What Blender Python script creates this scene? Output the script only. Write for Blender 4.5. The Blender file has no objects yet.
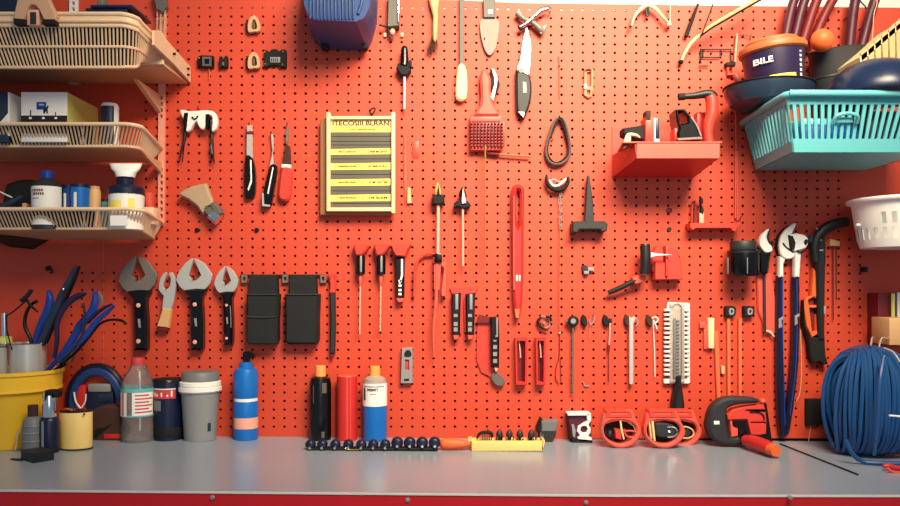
import bpy, bmesh, math, random
from mathutils import Vector, Matrix
from mathutils.geometry import tessellate_polygon
random.seed(4)
SC=bpy.context.scene; COL=SC.collection
D=2.0; F=800.0; ZC=1.27; HY=290.0
def K(d): return (D-d)/F
def W(px,py,d): k=K(d); return Vector(((px-450)*k,-d,ZC+(HY-py)*k))
SLOPE=.0083
def zb(X): return .9-SLOPE*X
def BD(px,py):                     # depth of the bench point seen at a pixel
    return D-F*.37/((py-HY)-SLOPE*(px-450))
def lin(c): return tuple(((v/255)/12.92 if v/255<=.04045 else ((v/255+.055)/1.055)**2.4) for v in c)
# ---------------------------------------------------------------- materials
def mat(name,rgb,rough=.5,metal=0.,var=.08,scale=40,bump=.03,spec=.5,coat=0.,trans=0.,alpha=1.,brush=False,ior=1.45):
    m=bpy.data.materials.new(name); m.use_nodes=True; N=m.node_tree.nodes; L=m.node_tree.links
    b=N['Principled BSDF']; c=lin(rgb)
    tc=N.new('ShaderNodeTexCoord'); mp=N.new('ShaderNodeMapping'); L.new(tc.outputs['Object'],mp.inputs[0])
    if brush: mp.inputs['Scale'].default_value=(1,1,12)
    n=N.new('ShaderNodeTexNoise'); n.inputs['Scale'].default_value=scale; n.inputs['Detail'].default_value=4; L.new(mp.outputs[0],n.inputs['Vector'])
    mx=N.new('ShaderNodeMix'); mx.data_type='RGBA'; L.new(n.outputs[0],mx.inputs[0])
    mx.inputs[6].default_value=(*[v*(1-var) for v in c],1); mx.inputs[7].default_value=(*[min(1,v*(1+var)) for v in c],1)
    L.new(mx.outputs[2],b.inputs['Base Color'])
    mr=N.new('ShaderNodeMapRange'); L.new(n.outputs[0],mr.inputs[0]); mr.inputs[3].default_value=max(0,rough-.03); mr.inputs[4].default_value=min(1,rough+.03)
    L.new(mr.outputs[0],b.inputs['Roughness'])
    b.inputs['Metallic'].default_value=metal; b.inputs['Specular IOR Level'].default_value=spec
    b.inputs['Coat Weight'].default_value=coat; b.inputs['Transmission Weight'].default_value=trans; b.inputs['IOR'].default_value=ior
    b.inputs['Alpha'].default_value=alpha
    if bump:
        bp=N.new('ShaderNodeBump'); bp.inputs['Strength'].default_value=bump; bp.inputs['Distance'].default_value=.001
        L.new(n.outputs[0],bp.inputs['Height']); L.new(bp.outputs[0],b.inputs['Normal'])
    return m
M={}
def mk(k,*a,**w): M[k]=mat(k,*a,**w)
mk('board',(203,69,44),.5,var=.04,scale=6,bump=.0,spec=.5)
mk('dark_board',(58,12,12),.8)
mk('white_wall',(226,222,214),.8,var=.03,scale=5)
mk('concrete',(120,116,110),.8)
mk('worktop',(144,156,172),.25,var=.03,scale=5,bump=0,spec=.6)
mk('worktop_edge',(220,214,210),.4)
mk('bench_red',(196,28,36),.4,var=.05)
mk('black',(9,9,12),.24)
mk('rubber',(24,25,28),.45)
mk('matte_black',(12,11,13),.75)
mk('nylon',(20,21,25),.7,scale=300,bump=.4)
mk('steel',(206,204,200),.3,metal=.45,var=.05,bump=0,brush=True)
mk('dull_steel',(118,110,104),.5,metal=.2,var=.05,bump=0,brush=True)
mk('grey_metal',(98,92,88),.55,metal=.1)
mk('white',(238,236,232),.35,var=.02)
mk('chrome',(225,225,225),.12,metal=1)
mk('cream_plastic',(233,200,166),.45,var=.05)
mk('tan_metal',(205,160,124),.5,var=.06)
mk('pink_strip',(226,150,132),.5)
mk('navy',(16,24,54),.35)
mk('blue',(22,60,150),.32)
mk('deep_blue',(20,34,66),.3)
mk('bright_blue',(20,104,190),.35)
mk('bin_blue',(34,66,124),.42)
mk('cable_blue',(26,74,130),.4,var=.1)
mk('teal',(98,180,188),.38,var=.03)
mk('yellow',(250,198,52),.42,var=.04)
mk('pale_yellow',(240,206,126),.4,var=.04)
mk('dark_wood',(150,98,60),.6,brush=True)
mk('wood',(214,168,118),.55,var=.12,scale=22,brush=True)
mk('light_wood',(244,212,160),.5,var=.06,brush=True)
mk('orange',(226,100,48),.5,var=.06)
mk('lid_tan',(176,98,56),.45)
mk('peach',(232,112,76),.45)
mk('cap_orange',(250,160,84),.4)
mk('red',(200,44,42),.36,var=.05)
mk('soft_red',(212,62,50),.42,var=.05)
mk('pink_red',(222,88,74),.45,var=.05)
mk('dark_red',(112,20,24),.5)
mk('maroon',(78,22,42),.45)
mk('purple',(38,26,62),.4)
mk('grey',(140,141,144),.42)
mk('mid_grey',(110,112,116),.5)
mk('charcoal',(40,42,46),.5)
mk('label_yellow',(240,222,104),.5,var=.03)
mk('label_red',(200,60,70),.5)
mk('chart_grey',(92,86,76),.6)
mk('ink',(28,24,24),.6)
mk('lime',(214,216,120),.5)
mk('slate_blue',(36,50,70),.3)
mk('bristle',(176,150,124),.8,scale=300,bump=.5,brush=True)
mk('brass',(206,164,86),.3,metal=.8)
mk('fabric_brown',(66,40,34),.9)
mk('plastic_clear',(240,244,244),.05,trans=.92,var=0,bump=0,ior=1.15)
mk('plastic_soft',(236,224,214),.3,trans=.6,var=0)
mk('water_teal',(120,190,196),.3)
mk('skin_pink',(236,170,150),.5)
# ---------------------------------------------------------------- mesh builder
def cat(P,n=6,closed=False):
    P=[Vector(p) for p in P]; m=len(P); out=[]
    for i in range(m if closed else m-1):
        g=(lambda j:P[j%m]) if closed else (lambda j:P[max(0,min(m-1,j))])
        a,b,c,d=g(i-1),g(i),g(i+1),g(i+2)
        for s in range(n):
            t=s/n; out.append(.5*((2*b)+(c-a)*t+(2*a-5*b+4*c-d)*t*t+(3*b-a-3*c+d)*t**3))
    if not closed: out.append(P[-1])
    return out
def cp(P,n=4,closed=True): return [(v.x,v.y) for v in cat([(p[0],p[1],0) for p in P],n,closed)]
class MB:
    def __init__(s): s.bm=bmesh.new(); s.mi=0; s.mats=[]
    def use(s,k):
        if k not in s.mats: s.mats.append(k)
        s.mi=s.mats.index(k); return s
    def f(s,vs):
        try: q=s.bm.faces.new(vs); q.material_index=s.mi; return q
        except ValueError: return None
    def box(s,lo,hi,b=0.,rot=None,c=None):
        lo=Vector(lo);hi=Vector(hi)
        v=[s.bm.verts.new((x,y,z)) for x in (lo.x,hi.x) for y in (lo.y,hi.y) for z in (lo.z,hi.z)]
        if rot is not None:
            c=c or (lo+hi)/2
            for q in v: q.co=rot@(q.co-c)+c
        fs=[s.f([v[i] for i in q]) for q in ((0,1,3,2),(4,6,7,5),(0,4,5,1),(2,3,7,6),(0,2,6,4),(1,5,7,3))]
        if b>0:
            es=list({e for q in fs for e in q.edges})
            r=bmesh.ops.bevel(s.bm,geom=es,offset=b,segments=2,affect='EDGES',profile=.5,clamp_overlap=True)
            for q in r['faces']: q.material_index=s.mi
        return s
    def rect(s,x0,y0,x1,y1,d0,d1,b=.0008,ang=0):    # box whose front face fills a pixel rectangle
        if d0==0: d0=-.0014
        a=W(x0,y1,d1); c=W(x1,y0,d1)
        return s.box((a.x,-d1,a.z),(c.x,-d0,c.z),b,Matrix.Rotation(math.radians(ang),3,'Y') if ang else None)
    def prism(s,pts,d0,d1,b=.001,holes=()):
        if d0==0: d0=-.0014
        def ring(P,d,ins):
            Q=[W(p[0],p[1],d1) for p in P]; n=len(Q); out=[]
            ar=sum(Q[i].x*Q[(i+1)%n].z-Q[(i+1)%n].x*Q[i].z for i in range(n)); sg=1 if ar>0 else -1
            for i in range(n):
                a=(Q[i]-Q[i-1]);c=(Q[(i+1)%n]-Q[i])
                na=Vector((-a.z,0,a.x)); nc=Vector((-c.z,0,c.x))
                if na.length>0: na.normalize()
                if nc.length>0: nc.normalize()
                m=na+nc
                if m.length>1e-6: m.normalize()
                q=Q[i]+m*sg*ins*hs; out.append(s.bm.verts.new((q.x,-d,q.z)))
            return out
        def side(A,B):
            n=len(A)
            for i in range(n): s.f([A[i],A[(i+1)%n],B[(i+1)%n],B[i]])
        loopsF=[];loopsB=[]
        for j,P in enumerate([pts]+list(holes)):
            hs=1 if j==0 else -1
            back=ring(P,d0,0); mid=ring(P,d1-b,0) if b else None; fr=ring(P,d1,b)
            if b: side(back,mid); side(mid,fr)
            else: side(back,fr)
            loopsF.append(fr); loopsB.append(back)
        for L,fl in ((loopsF,0),(loopsB,1)):
            fv=[v for l in L for v in l]
            for t in tessellate_polygon([[Vector((v.co.x,v.co.z,0)) for v in l] for l in L]):
                s.f([fv[i] for i in t])
        return s
    def lathe(s,base,prof,seg=24,axis=(0,0,1),sq=1.,cap=True):
        ax=Vector(axis).normalized(); u=ax.orthogonal().normalized()
        if abs(ax.z)>.9: u=Vector((1,0,0)); 
        u=(u-ax*u.dot(ax)).normalized(); w=ax.cross(u); base=Vector(base); R=[]
        for r,h in prof:
            R.append([s.bm.verts.new(base+ax*h+u*(r*math.cos(2*math.pi*i/seg))+w*(r*sq*math.sin(2*math.pi*i/seg))) for i in range(seg)])
        for A,B in zip(R,R[1:]):
            for i in range(seg): s.f([A[i],A[(i+1)%seg],B[(i+1)%seg],B[i]])
        if cap:
            if prof[0][0]>1e-5: s.f(R[0][::-1])
            if prof[-1][0]>1e-5: s.f(R[-1])
        return s
    def tube(s,P,r,seg=10,closed=False,flat=None):
        # flat: half thickness along depth (y) with r across, planar section
        P=[Vector(p) for p in P]; n=len(P); rr=r if isinstance(r,(list,tuple)) else [r]*n
        if len(rr)!=n: rr=[rr[min(len(rr)-1,int(i*(len(rr)-1)/(n-1)))]*(1-(i*(len(rr)-1)/(n-1))%1)+rr[min(len(rr)-1,int(i*(len(rr)-1)/(n-1))+1)]*((i*(len(rr)-1)/(n-1))%1) for i in range(n)]
        R=[];u=None
        for i in range(n):
            t=(P[(i+1)%n]-P[i-1]) if closed else (P[min(n-1,i+1)]-P[max(0,i-1)])
            if t.length<1e-9: t=Vector((0,0,1))
            t.normalize()
            if flat is not None:
                w=Vector((0,1,0)); u=t.cross(w); u=u.normalized() if u.length>1e-4 else Vector((1,0,0))
            else:
                u=t.orthogonal().normalized() if u is None else (u-t*u.dot(t)).normalized()
                w=t.cross(u)
            R.append([s.bm.verts.new(P[i]+u*rr[i]*math.cos(2*math.pi*j/seg)+w*(flat if flat is not None else rr[i])*math.sin(2*math.pi*j/seg)) for j in range(seg)])
        for i in range(n if closed else n-1):
            A=R[i];B=R[(i+1)%n]
            for j in range(seg): s.f([A[j],A[(j+1)%seg],B[(j+1)%seg],B[j]])
        if not closed: s.f(R[0][::-1]); s.f(R[-1])
        return s
    def tp(s,pts,d,rpx,seg=10,n=5,closed=False,flat=None):   # tube through pixels (x,y[,depth]); radius in pixels
        P=[W(p[0],p[1],p[2] if len(p)>2 else d) for p in pts]
        if n>1: P=cat(P,n,closed)
        k=K(d); r=[q*k for q in rpx] if isinstance(rpx,(list,tuple)) else rpx*k
        return s.tube(P,r,seg,closed,flat)
    def ball(s,c,r,seg=16):
        r=r if isinstance(r,(tuple,list)) else (r,r,r); c=Vector(c); h=seg//2; R=[]
        for i in range(1,h):
            a=math.pi*i/h; R.append([s.bm.verts.new(c+Vector((r[0]*math.sin(a)*math.cos(2*math.pi*j/seg),r[1]*math.sin(a)*math.sin(2*math.pi*j/seg),r[2]*math.cos(a)))) for j in range(seg)])
        t=s.bm.verts.new(c+Vector((0,0,r[2]))); b=s.bm.verts.new(c-Vector((0,0,r[2])))
        for A,B in zip(R,R[1:]):
            for j in range(seg): s.f([A[j],A[(j+1)%seg],B[(j+1)%seg],B[j]])
        for j in range(seg): s.f([t,R[0][(j+1)%seg],R[0][j]]); s.f([b,R[-1][j],R[-1][(j+1)%seg]])
        return s
    def quad(s,*P): s.f([s.bm.verts.new(p) for p in P]); return s
    def slab(s,P,th):            # polygon extruded by vector th
        A=[s.bm.verts.new(Vector(p)) for p in P]; B=[s.bm.verts.new(Vector(p)+Vector(th)) for p in P]; n=len(P)
        s.f(A); s.f(B[::-1])
        for i in range(n): s.f([A[i],B[i],B[(i+1)%n],A[(i+1)%n]])
        return s
    def text(s,txt,x0,y0,x1,y1,d,curve=None,th=.0004):
        cu=bpy.data.curves.new('t','FONT'); cu.body=txt; cu.offset=.025; o=bpy.data.objects.new('t',cu); COL.objects.link(o)
        bpy.context.view_layer.update(); dg=bpy.context.evaluated_depsgraph_get()
        me=bpy.data.meshes.new_from_object(o.evaluated_get(dg)); bpy.data.objects.remove(o)
        xs=[v.co.x for v in me.vertices]; ys=[v.co.y for v in me.vertices]
        if not xs: return s
        ax,bx,ay,by=min(xs),max(xs),min(ys),max(ys)
        vs=[]
        for v in me.vertices:
            u=(v.co.x-ax)/(bx-ax); w=(v.co.y-ay)/(by-ay)
            p=W(x0+u*(x1-x0),y1+w*(y0-y1),d)
            if curve: cx,r=curve; dx=max(-.99,min(.99,(p.x-cx.x)/r)); p.y=cx.y-math.sqrt(1-dx*dx)*(r+.0004)
            vs.append(s.bm.verts.new(p))
        for q in me.polygons: s.f([vs[i] for i in q.vertices])
        bpy.data.meshes.remove(me); return s
# ---------------------------------------------------------------- things
REG=[]; WALL=False
class Thing:
    def __init__(s,name,label,category,group=None): s.n=name;s.l=label;s.c=category;s.g=group;s.parts=[];s.wall=WALL;REG.append(s)
    def p(s,name,mb,m=None,parent=None,label=None,kind=None):
        r=dict(n=name,mb=mb,m=m,par=parent,l=label,k=kind); s.parts.append(r); return r
def emit(r,origin,parent):
    mb=r['mb']; me=bpy.data.meshes.new(r['n']); bmesh.ops.recalc_face_normals(mb.bm,faces=mb.bm.faces)
    mb.bm.to_mesh(me); mb.bm.free(); me.transform(Matrix.Translation(-origin))
    for k in (mb.mats or [r['m']]): me.materials.append(M[k])
    for q in me.polygons: q.use_smooth=True
    me.set_sharp_from_angle(angle=math.radians(38))
    o=bpy.data.objects.new(r['n'],me); COL.objects.link(o)
    if parent: o.parent=parent
    if r['l']: o['label']=r['l']
    if r['k']: o['kind']=r['k']
    r['o']=o; return o
def props(o,t):
    o['label']=t.l; o['category']=t.c
    if t.g: o['group']=t.g
def finish():
    for t in REG:
        V=[v.co for r in t.parts for v in r['mb'].bm.verts]; dm=max(v.y for v in V)
        if -.035<dm<-.0002 and min(v.z for v in V)>.93 and t.wall:
            P=[v.co for v in t.parts[0]['mb'].bm.verts if v.co.y>max(q.co.y for q in t.parts[0]['mb'].bm.verts)-.006]; c=sum(P,Vector())/len(P); q=min(P,key=lambda v:(v-c).length)
            m=MB(); m.tube([(q.x*.6+c.x*.4,-.0-.0,q.z),(q.x*.6+c.x*.4,q.y-.004,q.z)],.0016,6)
            for v in m.bm.verts:
                if v.co.y>-.0001: v.co.y=.0014
            t.p('wall_mount',m,'matte_black')
        vs=[v.co for r in t.parts for v in r['mb'].bm.verts]
        lo=Vector([min(v[i] for v in vs) for i in range(3)]); hi=Vector([max(v[i] for v in vs) for i in range(3)])
        og=Vector(((lo.x+hi.x)/2,(lo.y+hi.y)/2,lo.z))
        if len(t.parts)==1:
            o=emit(t.parts[0],og,None); o.name=t.n; o.data.name=t.n; o.location=og; props(o,t); t.root=o; continue
        e=bpy.data.objects.new(t.n,None); e.empty_display_size=.02; COL.objects.link(e); e.location=og; props(e,t); t.root=e
        for r in t.parts: emit(r,og,r['par']['o'] if r['par'] else e)
def struct(name,mb,m):
    r=dict(n=name,mb=mb,m=m,l=None,k='structure'); return emit(r,Vector((0,0,0)),None)
def solo(name,mb,m,label,category,group=None): t=Thing(name,label,category,group); t.p(name,mb,m); return t
# ================================================================ setting
# pegboard: a real sheet with a real hole at every lattice point
def lat(i,k):
    x=423+10.66*i; t=max(0,min(1,(x-430)/270)); return x,84.9+2.8*t+(8.547-.1*t)*k
def ytop(x):
    P=[(-300,-9),(455,0),(520,3),(790,6.5),(1300,12)]
    for a,b in zip(P,P[1:]):
        if x<=b[0]: return a[1]+(b[1]-a[1])*(x-a[0])/(b[0]-a[0])
def holed(x,y):
    if y<4 or y>431: return False
    if x<64 or x>862: return False
    if x<144: return y>268
    if x>842: return y>236
    return True
def pegboard():
    m=MB(); bm=m.bm; cache={}; T=.005; I0,I1,K0,K1=-54,54,-9,42
    def gv(i,k):
        q=(i,k)
        if q not in cache:
            x,y=lat(i-.5,k-.5)
            if k==K0: y=ytop(x)
            cache[q]=bm.verts.new(W(x,y,0))
        return cache[q]
    for i in range(I0,I1):
        for k in range(K0,K1):
            c=[gv(i,k),gv(i+1,k),gv(i+1,k+1),gv(i,k+1)]; x,y=lat(i,k)
            if not holed(x,y): m.f(c); continue
            o=W(x,y,0); r=.0034*random.uniform(.9,1.08)
            ring=[];back=[]
            for j in range(8):
                a=math.radians(157.5-45*j); ring.append(bm.verts.new(o+Vector((r*math.cos(a),0,r*math.sin(a))))); back.append(bm.verts.new(o+Vector((r*math.cos(a),T,r*math.sin(a)))))
            # ring[0]:left-up, [1]:up-left,[2]:up-right,[3]:right-up,[4]:right-down,[5]:down-right,[6]:down-left,[7]:left-down
            m.f([c[0],ring[0],ring[1]]); m.f([c[0],ring[1],ring[2],c[1]]); m.f([c[1],ring[2],ring[3]]); m.f([c[1],ring[3],ring[4],c[2]])
            m.f([c[2],ring[4],ring[5]]); m.f([c[2],ring[5],ring[6],c[3]]); m.f([c[3],ring[6],ring[7]]); m.f([c[3],ring[7],ring[0],c[0]])
            for j in range(8): m.f([ring[j],back[j],back[(j+1)%8],ring[(j+1)%8]])
    # sheet rim
    for i in range(I0,I1):
        for k in (K0,K1):
            a,b=gv(i,k),gv(i+1,k); m.f([a,b,bm.verts.new(b.co+Vector((0,T,0))),bm.verts.new(a.co+Vector((0,T,0)))])
    return m
pb=struct('trim_1',pegboard(),'board'); pb['label']='red painted pegboard covering the wall behind the workbench'
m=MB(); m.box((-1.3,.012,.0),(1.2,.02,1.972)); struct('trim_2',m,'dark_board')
m=MB(); m.box((-2.2,.03,0),(2.2,.15,2.75)); struct('wall_back',m,'white_wall')
m=MB(); m.box((-2.2,-3.6,-.05),(2.2,.15,0)); struct('floor',m,'concrete')
m=MB(); a=W(103,240,.0012); b=W(103.5,452,.0012); m.box((a.x,-.0012,b.z),(a.x+.0016,.001,a.z)); struct('trim_3',m,'pink_red')
# right: end panel of the neighbouring cabinet starts beyond the frame
# ---------------------------------------------------------------- workbench
t=Thing('workbench','long red workbench with a grey worktop below the pegboard','workbench')
def bt(X,y,dz=0): return Vector((X,y,zb(X)+dz))
fl=[(-1.3,-.5385),(.0,-.540),(.30,-.5395),(1.3,-.512)]
m=MB(); P=[bt(-1.3,-.001)]+[bt(x,y) for x,y in fl]+[bt(1.3,-.001)]; m.slab([p for p in P],(0,0,-.028)); top=t.p('worktop',m,'worktop')
m=MB()
for (a,b) in zip(fl,fl[1:]): m.slab([bt(a[0],a[1]-.003,-.001),bt(b[0],b[1]-.003,-.001),bt(b[0],b[1]-.003,-.0045),bt(a[0],a[1]-.003,-.0045)],(0,.003,0))
t.p('edge_strip',m,'worktop_edge',top)
m=MB()
for (a,b) in zip(fl,fl[1:]): m.slab([bt(a[0],a[1]-.0015,-.0042),bt(b[0],b[1]-.0015,-.0042),bt(b[0],b[1]-.0015,-.16),bt(a[0],a[1]-.0015,-.16)],(0,.018,0))
ap=t.p('apron',m,'bench_red')
m=MB(); m.slab([bt(-1.26,-.5395,-.0335),bt(-.55,-.5405,-.0335),bt(-.55,-.5405,-.145),bt(-1.26,-.5395,-.145)],(0,.004,0)); dr=t.p('drawer',m,'dark_red')
m=MB(); m.tube([(-.98,-.545,.83),(-.98,-.565,.83),(-.82,-.565,.83),(-.82,-.545,.83)],.005); t.p('handle',m,'steel',dr)
m=MB()
for x in (-1.25,1.19):
    pass
for x,y in ((-1.25,-.47),(1.18,-.45),(-1.25,-.08),(1.18,-.08)):
    m=MB(); m.box((x,y-.03,0),(x+.06,y+.03,.87),.003); t.p('leg',m,'bench_red')
m=MB(); m.box((-1.24,-.46,.22),(1.22,-.05,.25),.002); t.p('lower_shelf',m,'bench_red')
for px,py in ((212.5,497.5),(407.6,500),(586,502.5),(790,497.5)):
    k=(2-.5405)/800; c=Vector(((px-450)*k,-.541,ZC+(HY-py)*k)); m=MB(); m.lathe(c,[(.0042,-.003),(.0044,.001),(.003,.0028),(0,.003)],12,(0,-1,0)); t.p('screw',m,'grey',ap)
# ================================================================ left shelf standards and trays
t=Thing('shelf_standard','pink slotted metal standard carrying the right ends of the trays','shelf standard')
m=MB(); m.prism([(158.5,0),(166,0),(164.5,98),(164,222),(157.5,222),(158,98)],.0,.009,.0008,
  [[(160,y),(162.5,y),(162.5,y+3.5),(160,y+3.5)] for y in [96+i*6.2 for i in range(4)]+[168+i*6.6 for i in range(8)]]); t.p('strip',m,'pink_strip')
m=MB(); m.prism([(152,-8),(164,-8),(166,6),(162,12),(156,9)],.009,.03,.002); t.p('bracket',m,'grey_metal')
m=MB(); 
for x in (157.5,161,165): m.tp([(x,8),(x-1,38)],.02,.7,6,1)
for y in (11,19,30): m.tp([(156,y),(166,y)],.02,.6,6,1)
t.p('wire_clip',m,'tan_metal')
t=Thing('shelf_standard','white slotted metal standard rising behind the top tray','shelf standard')
m=MB(); m.prism([(69,-12),(77,-12),(77,60),(69,60)],.0,.009,.0008,[[(71.5,y),(74.5,y),(74.5,y+3.4),(71.5,y+3.4)] for y in (-6,1.5,7.5,14,21)]); t.p('strip',m,'white')
m=MB(); m.rect(68,60,78,84,0,.02); t.p('bracket',m,'tan_metal')
def tray(label,rim,bot,df,dback,corner,yr,yb,rows,lean,ledge=None,shade_sheet=.62):
    # rim: z of rim at front, bot: z of base at front ; right side runs back to the wall
    t=Thing('shelf_tray',label,'shelf','slatted trays on the left wall')
    X0=-1.32
    def path(front_x,d,backx,rad,z,zb_):
        P=[Vector((X0,-d,z))]
        for x in [X0+i*(front_x-rad-X0)/8 for i in range(1,9)]: P.append(Vector((x,-d,z)))
        for a in (20,45,70): 
            P.append(Vector((front_x-rad+rad*math.sin(math.radians(a)),-d+rad*(1-math.cos(math.radians(a))),z+(zb_-z)*.12*a/70)))
        P.append(Vector((front_x,-d+rad,z+(zb_-z)*.25))); P.append(Vector((backx,(-.17 if ledge and z==bot else -.012),zb_)))
        return P
    R=path(corner[0],df,corner[1],corner[2],rim,yr); B=path(corner[0]-.02,df-.035,corner[1]-(.05 if ledge else .022),corner[2]*.9,bot,yb)
    m=MB(); m.tube(R,.0045,8); 
    m.box((X0,-.012,yr-.006),(corner[1],-.002,yr+.004)); rimp=t.p('rim',m,'cream_plastic')
    if ledge:
        m=MB()
        for a,b in zip(R,R[1:]): m.quad(a,b,b+Vector((0,0,-ledge)),a+Vector((0,0,-ledge))); m.quad(a+Vector((0,.006,0)),b+Vector((0,.006,0)),b+Vector((0,.006,-ledge)),a+Vector((0,.006,-ledge)))
        for a,b in zip(R,R[1:]): m.quad(a+Vector((0,.0,-ledge)),b+Vector((0,0,-ledge)),b+Vector((0,.006,-ledge)),a+Vector((0,.006,-ledge)))
        for a,b in zip(R,R[1:]): m.box((0,0,0),(0,0,0)) if False else None
        m.tube([p+Vector((0,-.003,-ledge*.62)) for p in R],.003,6); m.tube([p+Vector((0,-.001,-ledge)) for p in R],.0035,6)
        t.p('ledge',m,'cream_plastic')
        R=[p+Vector((0,0,-ledge)) for p in R]
    # slats
    def samp(P,step):
        L=[0]; 
        for a,b in zip(P,P[1:]): L.append(L[-1]+(b-a).length)
        return L
    L=samp(R,0); LB=samp(B,0)
    def at(P,L,u):
        s=u*L[-1]
        for i in range(len(L)-1):
            if s<=L[i+1]+1e-9: return P[i].lerp(P[i+1],(s-L[i])/(L[i+1]-L[i]))
        return P[-1]
    def ib(u):
        s=u*L[-1]
        for i in range(len(L)-1):
            if s<=L[i+1]+1e-9: return B[i].lerp(B[i+1],(s-L[i])/(L[i+1]-L[i]))
        return B[-1]
    m=MB(); n=int(L[-1]/.0082)
    for row in range(rows):
        v0=row/rows; v1=(row+1)/rows
        for i in range(n):
            u=(i+.5)/n
            du=lean(u)
            u2=min(.999,max(0,u+du)); a=at(R,L,u).lerp(ib(u),v0); b=at(R,L,u2).lerp(ib(u2),v1)
            if a.x<-1.16 : continue
            m.tube([a,b],.0019,5)
    if rows==2: m.tube([a.lerp(b,.5)+Vector((0,-.001,0)) for a,b in zip(R,B)],.003,6)
    m.tube(B,.0035,6)
    t.p('slatted_side',m,'cream_plastic')
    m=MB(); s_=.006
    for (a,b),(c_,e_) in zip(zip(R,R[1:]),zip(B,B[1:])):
        if shade_sheet<1 and b.x>X0+(corner[0]-X0)*.93: break
        if shade_sheet==1 and b.y>-.2: break
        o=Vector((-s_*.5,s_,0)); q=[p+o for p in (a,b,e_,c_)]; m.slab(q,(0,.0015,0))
    t.p('shade_sheet',m,'matte_black',label='dark sheet standing in for the shade inside the tray')  # near-black sheet behind the slats stands in for the tray's shaded inside
    m=MB(); Q=B+[Vector((X0,-.17 if ledge else -.012,yb))]
    m.slab([q for q in Q],(0,0,-.004)); t.p('base',m,'tan_metal')
    return t,B
t,B=tray('upper slatted cream tray with a deep ledge, nearest the ceiling on the left',1.857,1.753,.30,0,(-.668,-.655,.03),1.822,1.797,2,lambda u:.012 if u<.5 else .002,ledge=.026,shade_sheet=1)
# end plate and gusset of the top tray
m=MB(); pl=[(-.652,-.25,1.838),(-.652,-.205,1.852),(-.652,-.175,1.842),(-.652,-.004,1.826),(-.652,-.004,1.788),(-.652,-.12,1.800),(-.652,-.25,1.806)]
m.slab(pl,(.005,0,0)); t.p('end_plate',m,'cream_plastic',label='solid end plate')
m=MB(); m.box((-1.32,-.165,1.784),(-.655,-.003,1.7905),.001); t.p('plank',m,'tan_metal'); m=MB(); m.box((-1.32,-.172,1.786),(-.655,-.165,1.797),.001); t.p('plank_edge',m,'cream_plastic')
m=MB()
for y,z in ((-.13,1.822),(-.03,1.800),(-.03,1.815)): m.lathe((-.6495,y,z),[(.003,0),(.003,.008)],8,(1,0,0))
t.p('screw',m,'matte_black',t.parts[-1])
m=MB(); m.slab([(-.73,-.16,1.755),(-.73,-.004,1.755),(-.73,-.004,1.71)],(.01,0,0)); t.p('bracket',m,'tan_metal')
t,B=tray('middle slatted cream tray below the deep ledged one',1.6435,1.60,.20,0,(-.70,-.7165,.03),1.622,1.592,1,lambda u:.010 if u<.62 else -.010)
m=MB(); m.slab([(-.725,-.12,1.588),(-.725,-.004,1.588),(-.725,-.004,1.56)],(.008,0,0)); t.p('bracket',m,'tan_metal')
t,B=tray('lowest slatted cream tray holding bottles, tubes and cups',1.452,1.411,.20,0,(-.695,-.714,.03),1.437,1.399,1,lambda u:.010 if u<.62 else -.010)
m=MB(); m.slab([(-1.10,-.10,1.3955),(-1.06,-.10,1.3955),(-1.0,-.004,1.3955),(-1.04,-.004,1.372),(-1.1,-.004,1.378)],(0,0,.002)); t.p('bracket',m,'fabric_brown')
m=MB(); m.box((-.765,-.1985,1.415),(-.727,-.1965,1.438)); t.p('sticker',m,'white',label='white label on the slats')
# ---------------------------------------------------------------- things on the top tray (base z about 1.757 ; rim 1.857)
m=MB(); m.prism([(20,-14),(42,-14),(56,16),(55,20),(50,21.5),(44,20),(38.5,9),(35,5),(31,4.5),(28,7),(24,20),(22,22),(15,20.5),(13,18)],.303,.320,.002)
t=Thing('spring_clamp','beige two-legged clamp with black feet on the top tray','clamp'); t.p('body',m,'tan_metal')
for P in ([(13.2,18),(24.5,19),(25.5,24),(13.5,24)],[(42,19),(54.5,19),(55,24),(42,24)]): m=MB(); m.prism(P,.303,.322,.001); t.p('foot',m,'matte_black')
m=MB(); m.rect(27,10,38.5,26,.20,.262); m.use('charcoal'); t=Thing('parts_box','small pale box with a dark window between the clamp feet','box')
m=MB(); m.rect(27,9.5,38.5,25,.303,.316,.001); t.p('body',m,'skin_pink'); m=MB(); m.rect(30,12,36,24,.316,.3175,.0003); t.p('window',m,'charcoal')
m=MB(); m.box((-1.2,-.24,1.812),(-.947,-.06,1.93),.008); solo('storage_box',m,'navy','navy blue box cut by the photo\'s top left corner on the tray','box')
t=Thing('blue_case','flat navy case lying on the right of the top tray','case')
m=MB(); m.box((W(85,0,.16).x,-.16,W(0,17,.16).z),(W(127,0,.16).x,-.05,W(0,7.5,.16).z),.003); t.p('body',m,'navy'); m=MB(); m.box((W(90,8,.165).x,-.165,W(0,7.5,.165).z),(W(133,8,.165).x,-.05,W(0,4.5,.165).z),.002); t.p('lid',m,'deep_blue')
m=MB(); m.rect(96.5,-8,103,6.5,.08,.11,.002); solo('metal_spool',m,'dull_steel','slim grey metal tool standing behind the flat navy case','tool')
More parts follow.
